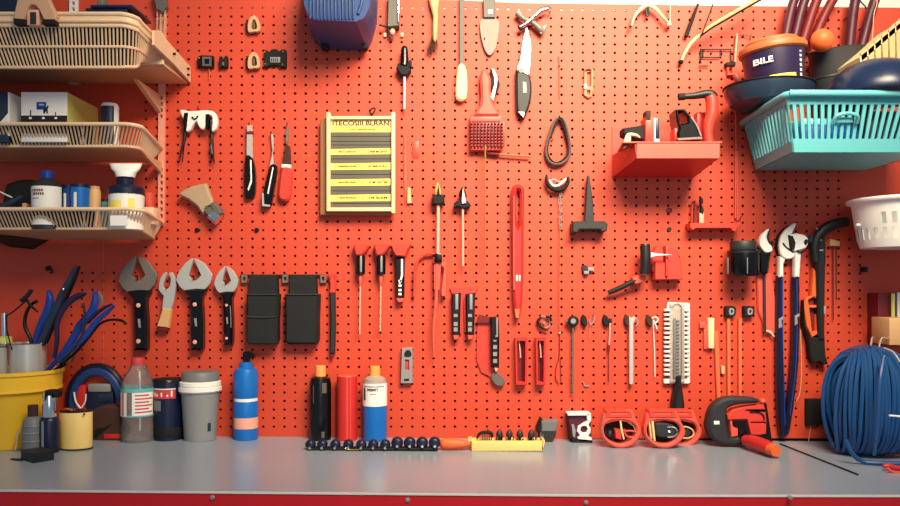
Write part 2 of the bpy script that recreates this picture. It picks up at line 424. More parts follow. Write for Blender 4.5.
# middle tray : base z 1.60
t=Thing('cardboard_box','blue box with white side at the far left of the middle tray','box')
m=MB(); zt=W(0,91.5,.185).z; m.box((-1.25,-.185,1.605),(W(8,0,.185).x,-.05,zt),.001); t.p('carton',m,'slate_blue')
m=MB(); q=W(8,0,.185).x; m.slab([(q,-.185,1.62),(q+.004,-.185,1.62),(q+.004,-.055,1.62),(q,-.055,1.62)],(0,0,zt-1.622)); t.p('side_panel',m,'white')
m=MB(); m.prism([(3,119),(8,113),(8,122),(0,122)],.185,.1858,0); t.p('print',m,'white')
t=Thing('cardboard_box','white box with a blue label and black base on the middle tray','box')
m=MB(); m.use('white'); x0,x1=W(21,0,.18).x,W(67,0,.18).x; z0,z1=1.607,W(0,92,.18).z; m.box((x0,-.18,z0),(x1,-.02,z1),.001); c=t.p('carton',m)
m=MB(); q=x1+.0006; m.quad((q,-.179,z1-.001),(q,-.021,z1-.001),(q,-.021,z0+.002),(q,-.179,z0+.002)); m.box((x1,-.179,z0+.001),(x1+.001,-.021,z1-.004)); t.p('side_label',m,'lime',c)
m=MB(); m.rect(36.5,102,46,109.5,.18,.1808,0); t.p('logo_patch',m,'blue',c)
m=MB(); m.text('NNH',39,103.7,44,105.6,.1812); t.p('logo_text',m,'white',c)
m=MB(); m.prism([(43,110),(46,108),(47.5,105.5),(48.6,106),(47.5,109),(47.8,113.5),(46.5,113.5),(46,110.5),(44.5,113.5),(43.4,113.5)],.18,.1808,0); 
m.rect(21,115.5,67,124,.18,.1812,0); m.rect(30,110,31,116,.18,.181,0); m.rect(55,112,55.8,116,.18,.181,0); t.p('base_band',m,'ink',c)
m=MB()
for x in (29,42,54.5): m.rect(x,117,x+2.6,119,.18,.1816,0)
t.p('marks',m,'white',c)
t=Thing('dispenser_cup','small white and dark blue tub at the right of the middle tray','tub')
c=W(110,122,.12); z1=W(0,104,.12).z; m=MB(); m.lathe((c.x,-.12,1.605),[(.020,0),(.020,z1-1.605-.006),(.017,z1-1.605),(0,z1-1.605)],24); t.p('body',m,'white')
m=MB(); r=.0204
def arc(mb,cx,cy,z0,z1,r,a0,a1,n=10):
    P=[(cx+r*math.cos(math.radians(a0+(a1-a0)*i/n)),cy+r*math.sin(math.radians(a0+(a1-a0)*i/n))) for i in range(n+1)]
    for a,b in zip(P,P[1:]): mb.quad((a[0],a[1],z0),(b[0],b[1],z0),(b[0],b[1],z1),(a[0],a[1],z1))
    return mb
arc(m,c.x,-.12,1.61,z1-.008,r,190,318); t.p('label_band',m,'deep_blue')
# lowest tray : base z 1.409 ; rim 1.452
def wb(px,d,z): return (W(px,0,d).x,-d,z)
def bottle(name,label,catg,px,d,z0,prof,mt,parts,group=None,seg=28,sq=1.):
    # prof rows (radius_px, y_px) bottom to top at depth d ; parts: (name, rows, material)
    t=Thing(name,label,catg,group); k=K(d); x=W(px,0,d).x
    def P(rows): return [(r*k,W(0,y,d).z-z0) for r,y in rows]
    m=MB(); pr=P(prof); pr=[(pr[0][0],0)]+pr[1:]; m.lathe((x,-d,z0),pr,seg,sq=sq); body=t.p('body',m,mt)
    for nm,rows,mm in parts: m=MB(); m.lathe((x,-d,z0),P(rows),seg,sq=sq); t.p(nm,m,mm)
    return t,x,k
d=.15; z0=1.409
t,x,k=bottle('bottle','clear square-shouldered bottle with a white label and blue cap, lowest tray','bottle',47.5,d,z0,[(14.5,216),(14.5,187),(10,182),(5,178),(5,176)],'charcoal',[('cap',[(6,178.5),(6.3,172),(5.5,171),(0,171)],'blue')],seg=28)
m=MB(); zz=W(0,187.5,d).z; arc(m,x,-d,z0+.01,zz,14.7*k,185,355,16); t.p('label_band',m,'white')
m=MB()
for r_,y in ((0,190.5),(1,194)):
    for i in range(6 if r_==0 else 6): 
        a=235+i*8+(3 if r_ else 0); arc(m,x,-d,W(0,y+2.5,d).z,W(0,y,d).z,14.9*k,a,a+5.5,2)
t.p('print',m,'dark_red'); m=MB(); arc(m,x,-d,W(0,200,d).z,W(0,199.3,d).z,14.9*k,236,265,5); t.p('small_print',m,'ink')
for i,(px,r,mm,lb) in enumerate(((69,7.5,'blue','navy'),(80,9,'bright_blue','bright blue'))):
    c=Thing('plastic_cup',['narrow dark blue cup beside the white-labelled bottle','wide blue cup with white stripe beside the brown jar'][i],'cup')
    d=.13+.02*i; k=K(d); x=W(px,0,d).x; h=W(0,186-i*1.0,d).z-z0
    m=MB(); m.lathe((x,-d,z0),[(r*k*.85,0),(r*k,h),(r*k-.0015,h),(r*k*.8,.004),(0,.004)],24); c.p('body',m,mm)
    m=MB(); arc(m,x,-d,z0+.02,z0+h*.82,r*k*.985,255,275,3); c.p('stripe',m,'white')
    m=MB(); m.lathe((x,-d,z0+h-.006),[(r*k+.001,0),(r*k+.001,.007),(r*k-.002,.007)],24,cap=False); c.p('rim',m,'navy')
bottle('jar','brown jar between the blue cup and the big white tube','jar',94.5,.13,z0,[(6,216),(6,192),(4.5,188),(0,187.5)],'wood',[('lid',[(5,189),(5,186.5),(0,186)],'tan_metal')])
bottle('jar','tiny teal pot tucked left of the yellow labelled tub','jar',105.5,.10,z0,[(4.5,216),(4.5,200),(0,199)],'teal',[('lid',[(4.7,202),(4.7,199),(0,198.5)],'slate_blue')])
t=Thing('lotion_tub','white tub with yellow label and navy lid on the lowest tray','tub')
d=.15; k=K(d); x=W(126.5,0,d).x
m=MB(); m.lathe((x,-d,z0),[(16.5*k,0),(17*k,W(0,196,d).z-z0),(15*k,W(0,194,d).z-z0)],28); t.p('body',m,'white')
m=MB(); m.lathe((x,-d,z0),[(17.3*k,W(0,194.5,d).z-z0),(17.3*k,W(0,189,d).z-z0),(14*k,W(0,186,d).z-z0),(0,W(0,186,d).z-z0)],28); t.p('lid',m,'navy')
m=MB(); arc(m,x,-d,W(0,210,d).z,W(0,202,d).z,17.1*k,190,275,8); arc(m,x,-d,W(0,210,d).z,W(0,200,d).z,17.1*k,296,318,4); t.p('label_band',m,'label_yellow')
t=Thing('squeeze_tube','white squeeze tube standing cap down on the navy lid','tube')
m=MB(); zl=W(0,186,d).z; m.lathe((x-.002,-d,zl),[(8*k,0),(8.6*k,.016),(7*k,.020),(0,.020)],20); t.p('cap',m,'navy')
m=MB(); S=[((9*k,9*k),W(0,177.5,d).z),((10.5*k,8.5*k),W(0,173,d).z),((14.5*k,5*k),W(0,169,d).z),((16.5*k,.002),W(0,163.5,d).z)]
Rr=[[m.bm.verts.new((x-.002+a*math.cos(q*math.pi/10),-d+b*math.sin(q*math.pi/10),z)) for q in range(20)] for (a,b),z in S]
for A,B_ in zip(Rr,Rr[1:]):
    for i in range(20): m.f([A[i],A[(i+1)%20],B_[(i+1)%20],B_[i]])
m.f(Rr[0][::-1]); m.f(Rr[-1]); t.p('body',m,'white')
m=MB(); m.rect(142.5,207,153,224,.06,.10); solo('small_box',m,'cream_plastic','small cream box at the right end of the lowest tray','box')
m=MB(); m.rect(145.5,192.5,150.5,220,.015,.04); solo('small_box',m,'pink_red','narrow pink box behind the cream box, lowest tray','box')
m=MB(); m.tp([(-14,206),(2,207),(12,203),(22,196)],.16,[2,4,4,1.8],10,5); t=Thing('trowel','blue trowel lying at the left of the lowest tray','trowel'); t.p('blade',m,'slate_blue')
m=MB(); m.tp([(12,197.5),(-6,189)],.16,.7,6,1); t.p('rod',m,'white')
m=MB(); m.prism(cp([(4,215),(3,188),(12,181),(26,179),(37,184),(37,215)],4),.03,.10,.01); solo('tool_pouch',m,'matte_black','dark cloth pouch slumped behind the blue trowel','pouch')
m=MB(); m.rect(22,203,26,212,.13,.15); solo('cork_plug',m,'wood','small tan plug between the blue trowel and the white-labelled bottle','plug')
WALL=True
# ================================================================ wall, left third
def peg(px,py,d=.02,parent=None):   # steel pegboard hook
    m=MB(); m.tp([(px,py,-.003),(px,py,d),(px,py-1.5,d+.003)],d,.55,6,3); return m
def hook(label,px,py,L=.02): return solo('peg_hook',peg(px,py,L),'matte_black',label,'hook')
# small clips, top
t=Thing('tool_clip','black square clip with grey frame, leftmost of the small clips near the top','clip')
m=MB(); m.prism([(197,57),(200,55),(213,55.5),(213,67),(203,67.5),(197,66)],0,.014,.002); t.p('body',m,'black')
m=MB(); m.prism([(202,56.5),(211,56.5),(211,66),(202,66)],.014,.019,.001,[[(204,59),(209,59),(209,64),(204,64)]]); t.p('frame',m,'grey_metal')
m=MB(); m.rect(198,57,199.6,58.6,.014,.016,.0003); t.p('stud',m,'brass')
m=MB(); m.tp([(208,67),(209.5,73),(209,79)],.006,.5,6,4); t.p('cord',m,'orange')
t=Thing('tool_clip','tiny black clip just right of the square grey-framed clip','clip')
m=MB(); m.prism([(219,57),(221,55.5),(223,60),(225,55.5),(227,56),(227,67),(223.5,67.5),(223,63),(221,68),(219,67)],0,.014,.001); t.p('body',m,'matte_black'); m=MB(); m.rect(222,62,224,65.5,.014,.016,.0003); t.p('stud',m,'grey_metal')
for i,(x,y) in enumerate(((246,15.5),(246,52))):
    t=Thing('spring_clip',['arched olive grey spring clip, highest on the left of the board','arched olive grey spring clip beside the black square latch'][i],'clip')
    o=lambda P:[(x+a,y+b) for a,b in P]
    m=MB(); m.prism(cp(o([(2,16),(2,6),(6,0),(10,1),(13,6),(13.5,15),(8,16)]),3),.004,.016,.001,[cp(o([(5.5,13),(6,6),(8,4),(10,7),(10.5,13)]),3)[::-1]]); t.p('arch',m,'tan_metal')
    m=MB(); m.rect(x,y+4,x+3.5,y+15.5,0,.012,.0006); t.p('base',m,'matte_black'); m=MB(); m.rect(x+7,y+6,x+9,y+13,0,.010,.0004); t.p('tongue',m,'chart_grey')
t=Thing('latch_plate','black notched latch plate with a grey center on the upper left board','latch')
m=MB(); m.prism([(264,50),(267,50),(269,52),(272,49),(276,49),(279,51),(282,49),(286,50),(286,67),(280,67),(279,65),(270,65),(268,67),(264,67)],0,.012,.001); t.p('plate',m,'matte_black')
m=MB(); m.rect(270,57,280,62.5,.012,.0145,.0005); 
t.p('label_band',m,'grey'); m=MB()
for i in range(4): m.rect(271.2+i*2,58.2,272+i*2,61.4,.0145,.015,0)
t.p('print',m,'ink')
m=MB()
for x,y in ((265,52),(283,51.5),(265.5,64),(282.5,64.5)): m.lathe(W(x,y,.012),[(.0022,0),(.0018,.002),(0,.002)],8,(0,-1,0))
t.p('stud',m,'brass')
# wire stripper / puller
t=Thing('puller','white headed two-legged puller with thin black legs, below the top tray','tool')
m=MB(); m.prism(cp([(180,110),(190,111),(206,110),(214,112),(217,119),(216,128),(213,131),(211.5,130),(212,118),(209,115),(206,116),(205,127),(201,129),(198,125),(196,121),(192,126),(190,130),(186,131),(184,122)],3),.012,.026,.002); h=t.p('head',m,'white')
m=MB(); m.prism([(184,113),(188,112.5),(186.5,128),(185,131),(182.5,122)],.006,.0275,.0005); m.tp([(192,117),(195,119),(198,116)],.028,.8,6,4); m.prism([(205.5,114),(209,114),(208,130),(205.5,129)],.02,.0275,.0005); t.p('spring',m,'black',h)
m=MB(); m.tp([(185.5,128),(184,142),(181,152),(179.5,162)],.014,[1.8,1.4,1,.4],8,5); m.tp([(184,145),(182.5,162)],.014,[.8,.4],6,3); t.p('leg',m,'black')
m=MB(); m.tp([(211,120),(212,140),(213,155),(214.5,164)],.014,[1.8,1.7,1.3,.4],8,5);m.tp([(212,150),(211,163)],.014,[.9,.4],6,3); t.p('leg',m,'black')
m=MB(); m.tp([(211,145),(212,154)],.0165,1.5,8,2); t.p('collar',m,'slate_blue')
hook('dark peg hook carrying the two-legged puller',198,108,.03)
# brush
t=Thing('dusting_brush','fan-shaped beige bristle brush with a chrome handle, tilted','brush')
def PX(x,y): return (x,y)
m=MB(); A=[(178,194),(183,189.5),(190,186.5),(198,184.5),(205.5,183),(208,190),(213,203),(206,213),(202,214),(196,206),(188,200)]
m.prism(A,.010,.030,.005); t.p('bristles',m,'bristle')
m=MB(); m.prism([(203,211),(213,201),(218,206),(222,213),(212,221.5),(208,217)],.008,.034,.004); t.p('ferrule',m,'grey_metal')
m=MB(); m.tube([W(211,214,.022),W(219,220,.022)],[.014,.016],18); t.p('handle_end',m,'chrome')
m=MB(); m.tp([(205,207),(211,205),(213,208)],.036,.7,6,4); t.p('clip',m,'chrome')
# pliers/knives
def sil(name,parts,lbl,catg,group=None):
    t=Thing(name,lbl,catg,group)
    for nm,pts,d0,d1,b,mm in parts: m=MB(); m.prism(pts,d0,d1,b); t.p(nm,m,mm)
    return t
t=sil('folding_knife',[('handle',cp([(245,157),(250,156),(253.5,163),(255,178),(254,195),(250,197.5),(245,197),(244,180)],3),.004,.020,.004,'black'),
 ('blade',[(246.5,125),(252,125),(252.5,158),(246,158)],.006,.014,.002,'steel'),('collar',[(246,131),(252.5,131),(252.5,134),(246,134)],.004,.016,.001,'dark_red'),
 ('inlay',[(250,160),(251.5,160),(252,182),(248.5,191),(247.5,189),(250.5,180)],.02,.0208,.0003,'white')],'black-handled tool with a square steel shaft, leftmost of three small hand tools','knife')
t=sil('folding_knife',[('blade',[(270.5,134),(273,134),(273.5,148),(272.5,153),(274,165),(269,167),(272,152)],.006,.012,.0015,'steel'),
 ('handle',cp([(270,165),(276,165),(276.5,171),(273,192),(270,206),(262.5,205),(262.5,195),(266,180)],2),.004,.020,.003,'black'),
 ('inlay',[(272.5,167),(273.6,167.5),(268.5,194),(267.2,193.5)],.02,.0208,.0002,'white'),('clip',[(262,193),(263.5,193),(264,204),(270,204.8),(269.5,206.8),(262,206)],.018,.022,.0004,'steel')],
 'leaning black folding knife with a white stripe, middle of three small hand tools','knife')
t=sil('scraper',[('blade',[(287,125),(288.5,126),(288.5,140),(286,145),(285,136)],.006,.010,.0008,'dull_steel'),('neck',[(285.5,143),(289.5,146),(290.5,165),(282,165)],.005,.018,.003,'fabric_brown'),
 ('collar',[(281.5,164),(290.5,164.5),(290,168),(281,167.5)],.004,.020,.001,'white'),
 ('handle',cp([(281.5,167.5),(290,168),(291,180),(289,198),(284,201),(278.5,198),(278,190)],3),.004,.022,.005,'soft_red')],'pointed tool with a red handle and white collar, rightmost of three small hand tools','tool')
for i,(x,y) in enumerate(((249,124),(271,133),(287,124))): hook(['peg hook above the tool with the square steel shaft','peg hook above the leaning black folding knife','peg hook above the red-handled pointed tool'][i],x,y,.014)
for i,(x,y) in enumerate(((197.5,230),(257,230))):
    m=MB(); m.lathe(W(x,y,0),[(.0055,-.002),(.0055,.005),(.003,.0065),(.003,.004),(0,.004)],14,(0,-1,0)); solo('bolt_head',m,'matte_black',['black round bolt head on the board below the bristle brush','black round bolt head left of the poster\'s lower corner'][i],'bolt')
m=MB(); m.lathe(W(48.5,268.5,0),[(.006,-.002),(.006,.006),(0,.008)],10,(0,-1,0)); m.tp([(49,266),(52,271),(50,273)],.006,1,6,4); solo('peg_hook',m,'matte_black','stubby black hook high above the pliers in the can','hook')
# open-jaw spanners with black riveted handles
def spanner(cx,top,sx,sy,hb,lbl,mt='steel'):
    t=Thing('jaw_wrench',lbl,'wrench','open-jaw wrenches')
    # outline in unit: head width 38 tall 35
    def S(P): return [(cx+a*sx,top+b*sy) for a,b in P]
    m=MB(); m.prism(S([(-2.4,0),(-1.2,2),(-2.2,6),(-6,20),(-1,25),(1.5,25.5),(7.5,19.5),(2,7),(.1,2),(.2,0),(4,1.6),(11,6),(19.5,19),(17.5,28),(11.5,35.5),(-10,37),(-15,33),(-19.5,25),(-16.5,15),(-10,6)]),.012,.022,.0012); t.p('head',m,mt)
    bw=6.2*sx
    m=MB(); b0=top+36*sy; m.prism(cp([(cx-11*sx,b0),(cx+11.5*sx,b0-1),(cx+8.5*sx,b0+7*sy),(cx+7*sx+1,b0+14),(cx+8*sx+1,(b0+hb)/2),(cx+8*sx+1,hb-3),(cx+7*sx,hb),(cx-2*sx,hb),(cx-3.5*sx,hb-2),(cx-4*sx,(b0+hb)/2),(cx-5*sx,b0+14),(cx-5.5*sx,b0+7*sy)],2),.005,.028,.005)
    h=t.p('handle',m,'black')
    for yy in (b0+(hb-b0)*.24,hb-9*sy):
        m=MB(); m.lathe(W(cx+1.0*sx,yy,.027),[(2.4*sx*.0025,0),(2.1*sx*.0025,.0022),(0,.003)],12,(0,-1,0)); t.p('rivet',m,'skin_pink',h)
    m=MB(); yy=b0+(hb-b0)*.47; m.prism([(cx-.2*sx,yy),(cx+2.6*sx,yy),(cx+3.2*sx,yy+9*sy),(cx+1.2*sx,yy+9*sy)],.0275,.0287,.0002); t.p('badge',m,'grey',h)
    m=MB(); m.tp([(cx+6.2*sx,b0+13),(cx+7.4*sx,(b0+hb)/2),(cx+7.2*sx,hb-4)],.0255,.6,6,4); t.p('seam',m,'grey',h)
    m=MB(); m.tp([(cx,top+23*sy,-.002),(cx,top+23*sy,.028),(cx,top+20*sy,.03)],.02,.8,6,3); solo('peg_hook',m,'matte_black','peg hook inside the jaw of '+lbl.split(',')[0],'hook')
spanner(137.5,256,1,.98,350,'largest dull grey open-jaw wrench, leftmost of the black-handled three','dull_steel')
spanner(194,258,.93,.89,350,'bright-headed open-jaw wrench, middle of the black-handled three','steel')
spanner(226,266,.63,.74,345,'smallest open-jaw wrench, beside the black pouches','steel')
t=Thing('pocket_wrench','small forked wrench with a short wooden handle between two black-handled wrenches','wrench')
m=MB(); m.prism(cp([(158.5,290),(160,279),(164,273),(167,273),(163.5,283),(163.5,288),(167,289),(170,285),(170.5,278),(168.5,273.5),(172,272.5),(175.5,280),(175,291),(171,309),(162,309),(163.5,296)],2),.010,.018,.001); t.p('head',m,'steel')
m=MB(); m.prism([(162,308.5),(171,309),(168,328),(156.5,326.5)],.006,.022,.003); t.p('handle',m,'wood'); m=MB(); m.prism([(156.5,327),(168,328),(167.5,331),(156.5,330)],.007,.021,.001); t.p('end_cap',m,'dark_red')
hook('peg hook under the fork of the wooden-handled wrench',167,287,.025)
# pouches
t=Thing('pouch_rail','thin black rail with three silver clips behind the two pouches','rail')
m=MB(); m.rect(240,274.5,325,277,0,.006); t.p('bar',m,'matte_black')
for x in (241,282,320): m=MB(); m.prism([(x,275),(x+6,275),(x+6,283),(x,283)],.004,.012,.001,[[(x+1.8,277),(x+4.2,277),(x+4.2,280.5),(x+1.8,280.5)]]); t.p('clip',m,'dull_steel')
def pouch(x0,x1,xa,xb,split,lbl):
    t=Thing('belt_pouch',lbl,'pouch','black belt pouches')
    m=MB(); m.prism([(x0,275),(x1,275),(x1+1,296),(x0-1,296)],.006,.026,.003); t.p('flap',m,'nylon')
    m=MB(); m.prism(cp([(xa,294),(xb,294),(xb,296),(xb-1,320),(xb-1,340),(xb-3,344.5),(xa+4,344.5),(xa,342),(xa,318)],1),.008,.04,.006); b=t.p('body',m,'nylon')
    m=MB(); m.tp([(xa+1,294.5),(xb-1,294.5)],.041,.9,8,1); t.p('piping',m,'charcoal',b)
    if split: m=MB(); m.prism([(xa+.5,316),(xb-1,316),(xb-1,343),(xb-3,344.5),(xa+4,344.5),(xa+.5,342)],.03,.045,.003); t.p('front_pocket',m,'nylon',b); m=MB(); m.tp([(xa+1,316.5),((xa+xb)/2,317.5),(xb-1.5,316.5)],.046,.9,8,3); t.p('piping',m,'charcoal',b)
pouch(249,277,246,278.5,True,'black belt pouch with two stacked pockets')
pouch(289.5,316,284.5,319,False,'wider plain black belt pouch with one deep pocket')
t=Thing('marker','long dark marker with red tip cap, right of the pouches','marker')
m=MB(); m.prism(cp([(329.5,292),(335,292),(335.5,330),(334.5,354),(329.5,354),(330,320)],1),.004,.018,.004); t.p('body',m,'charcoal')
m=MB(); m.prism([(328,273),(330,280),(331,274),(333.5,274),(334,280),(335.5,274),(336,283),(335,293),(329.5,293),(330,284)],.004,.018,.002); t.p('cap',m,'soft_red'); m=MB(); m.prism([(329.5,354),(334.5,354),(332.5,359)],.006,.015,.001); t.p('tip',m,'dark_red')
# blue bin hung at top
t=Thing('blue_bin','ribbed blue plastic bin hanging at the top of the board, cut by the photo edge','bin')
d=.16
m=MB(); front=[(304,-30),(366,-30),(369,0),(366,15),(358,22),(311,20.5),(306,10)]
A=[W(x,y,.17) for x,y in [(303,-30),(304,4),(308,14),(314,20),(356,21.5),(364,18),(369,8),(371,-30)]]
Bk=[W(x,y,.03) for x,y in [(307,-30),(308,22),(312,36),(321,46),(366,47),(371,38),(376,20),(378,-30)]]
n=len(A); m.use('bin_blue'); va=[m.bm.verts.new(v) for v in A]; vb=[m.bm.verts.new(v) for v in Bk]; vc=[m.bm.verts.new(Vector((v.x,.0014,v.z))) for v in Bk]
m.f(va)
for i in range(n-1): m.f([va[i],va[i+1],vb[i+1],vb[i]]); m.f([vb[i],vb[i+1],vc[i+1],vc[i]])
m.f(vc[::-1]); b=t.p('body',m)
m=MB()
for i in range(13): m.rect(309+i*3.6,-30,310.6+i*3.6,19,.168,.176,.0015)
m.tp([(363,-20,.172),(362,0,.172),(358,14,.172)],.172,1.6,8,4); t.p('ribs',m,'bin_blue',b)
m=MB(); m.rect(362,43,367,48,.02,.045,.001); t.p('foot',m,'matte_black',b); m=MB(); m.rect(321,44,328,48,.02,.045,.001); t.p('foot',m,'matte_black',b)
# grey clamp
t=Thing('hanging_bracket','grey metal bracket with a pink ball tip right of the blue bin','bracket')
m=MB(); m.prism([(388,-6),(399,-6),(399,26),(387,27)],.004,.03,.003); t.p('body',m,'grey_metal'); m=MB(); m.rect(397.3,-6,398.9,22,.03,.034,.0005); t.p('edge',m,'chrome')
m=MB(); m.tp([(380,25),(388,27),(395,26.5),(399,24)],.02,.9,8,4); t.p('wire',m,'charcoal'); m=MB(); m.tp([(388,28),(391,38),(393,40)],.02,.8,8,4); t.p('wire',m,'charcoal')
m=MB(); m.ball(W(392.5,32,.022),(.007,.007,.0085)); t.p('ball',m,'skin_pink')
for x in (385,402): m=MB(); m.rect(x-1.4,32.5,x+1.4,36.5,0,.008,.0008); t.p('stud',m,'cream_plastic')
t=Thing('hanging_brush','wooden-handled brush with dark wispy bristles at the top edge','brush')
m=MB(); m.prism(cp([(429,-8),(439,-8),(438,8),(437,38),(432.5,39),(433,16),(430,4)],2),.004,.024,.004); t.p('handle',m,'wood')
m=MB()
for i in range(60):
    a=random.uniform(0,1); x=433.5+random.uniform(-1.5,3); m.tp([(x,37),(x-3*a+random.uniform(-2,2),45),(x-10*a+random.uniform(-1,3),50+random.uniform(-4,6))],.008+random.random()*.008,.18,3,2)
t.p('bristles',m,'fabric_brown')
t=Thing('awl','black-handled awl with a slim steel shaft below the grey bracket','awl')
m=MB(); m.tp([(404.5,46,.02),(404.5,49,.02),(404.5,62,.02),(404,66,.02)],.02,[1.5,3.4,4.4,5],14,4); t.p('handle',m,'black')
m=MB(); m.prism([(398,63),(410,62),(411,70),(407,75.5),(401,75),(396,68)],.006,.028,.003); t.p('guard',m,'matte_black'); m=MB(); m.rect(409,60,411.5,67,.01,.03); t.p('lever',m,'matte_black')
m=MB(); m.tp([(404.5,74),(404.3,109)],.018,1.5,10,1); t.p('shaft',m,'steel'); hook('peg hook under the guard of the black-handled awl',404.5,58,.014)
# poster box
t=Thing('chart_frame','pale wooden frame holding a dark chart with yellow strips','frame')
m=MB(); m.prism([(322,118),(394,118),(394,211),(391,215),(320,215),(320,121)],0,.022,.002); t.p('back_box',m,'dark_wood')
m=MB(); m.use('light_wood')
m.rect(326.5,112,330,211,.02,.042); m.rect(391.5,112,395,213,.02,.042); m.rect(328,116,393,119,.02,.040); m.rect(327,207.5,395,211,.02,.041); fr=t.p('frame',m)
m=MB(); m.rect(329.5,118.5,392,208,.020,.032,0); ch=t.p('chart',m,'chart_grey')
m=MB(); m.rect(331,119,390.5,127,.032,.0326,0); st=t.p('title_strip',m,'pale_yellow',ch); m=MB(); m.text('ITECOSIII BLRAN',332.5,120.6,389,125.6,.0329); t.p('title',m,'ink',ch)
m=MB(); m.rect(330.5,127.2,391,132.2,.032,.0326,0); t.p('label_strip',m,'label_yellow',ch); m=MB(); m.text('TTTPECHREREIARIIS',345,128.6,375,130.2,.0329); t.p('print',m,'ink',ch)
for i,(y,h,tx) in enumerate(((148.5,6.2,'URM MI BHN'),(163,7,'ACMIRNDRA'),(179,7,'VI M ARTM'),(194.5,7,'YM BLRM'))):
    m=MB(); m.prism([(330.5,y+.6),(390.5,y-.4),(390.5,y+h-.6),(330.5,y+h)],.032,.0326,0); t.p('label_strip',m,'label_yellow',ch)
    m=MB(); m.text(['MRNCNERRMA','RMMEIRNRIBII','MARIBHREN','HREHEARER'][i],338.5,y+2.4,356.5,y+4.2,.0329); t.p('print',m,'ink',ch)
    m=MB(); m.text(tx,368,y+2,387,y+4.4,.0329); m.rect(362,y+1.5,362.5,y+5,.0324,.0328,0); t.p('print',m,'ink',ch)
m=MB()
for y in (136,141,144.6,158.5,174,190.5,203): m.rect(331,y,391,y+.7,.032,.0323,0)
t.p('chart_lines',m,'ink',ch)
m=MB(); m.tp([(372,116,.01),(370,112,.014),(372,108.5,.018),(375,108.5,.018),(374,112,.014),(371.5,115,.012)],.014,.8,8,4); solo('peg_hook',m,'matte_black','looped black hook on top of the chart frame','hook')
# slim red cutter
t=Thing('cutter','faint slim red cutter with a wooden toe right of the chart frame','cutter')
m=MB(); m.prism([(404,135),(406,134),(407.5,187),(405,204),(404,180)],0,.006,.001); t.p('body',m,'pink_red'); m=MB(); m.prism([(407.5,187),(410.5,188),(411.5,203),(407,203.5)],0,.010,.001); t.p('toe',m,'wood')
m=MB(); m.rect(412,141,419,158,0,.002,.0004); t.p('tag',m,'soft_red')
# screwdrivers
def driver(cx,lbl,tip,cap=(8.5,)):
    t=Thing('screwdriver',lbl,'screwdriver','screwdrivers hanging from red cups')
    m=MB(); m.prism([(cx-7.5,244.5),(cx+8,244.5),(cx+8.5,246),(cx+4.5,252),(cx+1,255.5),(cx-5,255.5),(cx-6,252)],.002,.034,.004); t.p('cup',m,'soft_red')
    m=MB(); m.lathe(W(cx,275,.02),[(.006,0),(.0115,.002),(.0115,.044),(.009,.049)],18); h=t.p('handle',m,'black'); m=MB(); m.rect(cx-.6,257,cx+1.4,272,.028,.0325,.0005); t.p('stripe',m,'grey',h)
    m=MB(); m.tp([(cx,275),(cx,279),(cx-.2,286)],.02,[1.6,2.2,1],10,3); t.p('ferrule',m,'pink_red'); m=MB(); m.tp([(cx-.2,284),(cx-.8,tip)],.02,.7,8,1); t.p('shaft',m,'skin_pink')
driver(360.5,'screwdriver with red cup, leftmost of the pair above the metal level',334)
driver(381,'screwdriver with red cup, nearest the short black striped torch',331)
t=Thing('torch','short black torch with white dashes hanging from a red cup','torch')
m=MB(); m.prism([(391,245),(411,244.5),(408,250),(405,256.5),(396,256),(393,252)],.002,.034,.003); t.p('cup',m,'soft_red')
m=MB(); m.prism([(394.5,257.5),(404.5,257.5),(404,298),(396,298)],.004,.026,.005); b=t.p('body',m,'black'); m=MB(); m.prism([(401,259),(403,259),(403,276),(399.5,286),(398.6,285),(401,275)],.026,.0268,.0002)
for y in (280,284.5,289,293): m.rect(398.5,y,401.5,y+2.2,.026,.0268,0)
t.p('marks',m,'white',b); m=MB(); m.prism([(396,298),(404,298),(403,302),(398,302.5)],.006,.024,.002); t.p('tip',m,'pink_red')
# level
t=Thing('pocket_level','small grey pocket level hung beside the bottles','level')
m=MB(); m.prism([(401.5,348.5),(412.5,347.5),(412.5,383.5),(400.5,383.5)],0,.016,.002,[[(405,360),(408.8,360),(408.8,370),(405,370)]]); b=t.p('body',m,'grey')
m=MB(); m.prism(cp([(405,352),(408,350),(411,352),(411,356.5),(404.5,356.5)],3),.016,.0168,.0003); m.prism([(404,379),(409,378.5),(409,381),(404,381)],.016,.0168,.0003); t.p('slot',m,'matte_black',b)
m=MB(); m.rect(405,360,408.8,370,.002,.010,.0005); t.p('vial',m,'label_red',b)
# ================================================================ wall, centre
t=Thing('file','long grey file with a cream wooden handle at the top of the board','file')
m=MB(); m.prism([(459.5,-10),(464.5,-10),(464,66),(459.5,66)],.006,.014,.001); t.p('blade',m,'grey_metal')
m=MB(); m.prism(cp([(458.5,65),(465,65),(467.2,78),(466,98),(456.5,98.5),(456.2,82)],3),.003,.022,.005); t.p('handle',m,'light_wood')
t=Thing('putty_knife','brown tapered steel spatula hanging point down at the top','trowel')
m=MB(); m.prism(cp([(480,22),(484,17.5),(494,18),(499.5,23),(497,44),(493,53),(488.5,55),(484,48),(480.5,34)],3),.006,.010,.0008); t.p('blade',m,'dull_steel')
m=MB(); m.prism([(483,-6),(495.5,-6),(495,17.5),(483.5,17.5)],.004,.016,.002); h=t.p('tang',m,'grey_metal'); m=MB(); m.prism([(488.5,9.5),(492.5,9.5),(492.5,14),(488,14)],.016,.0175,.0004); t.p('rivet',m,'white',h)
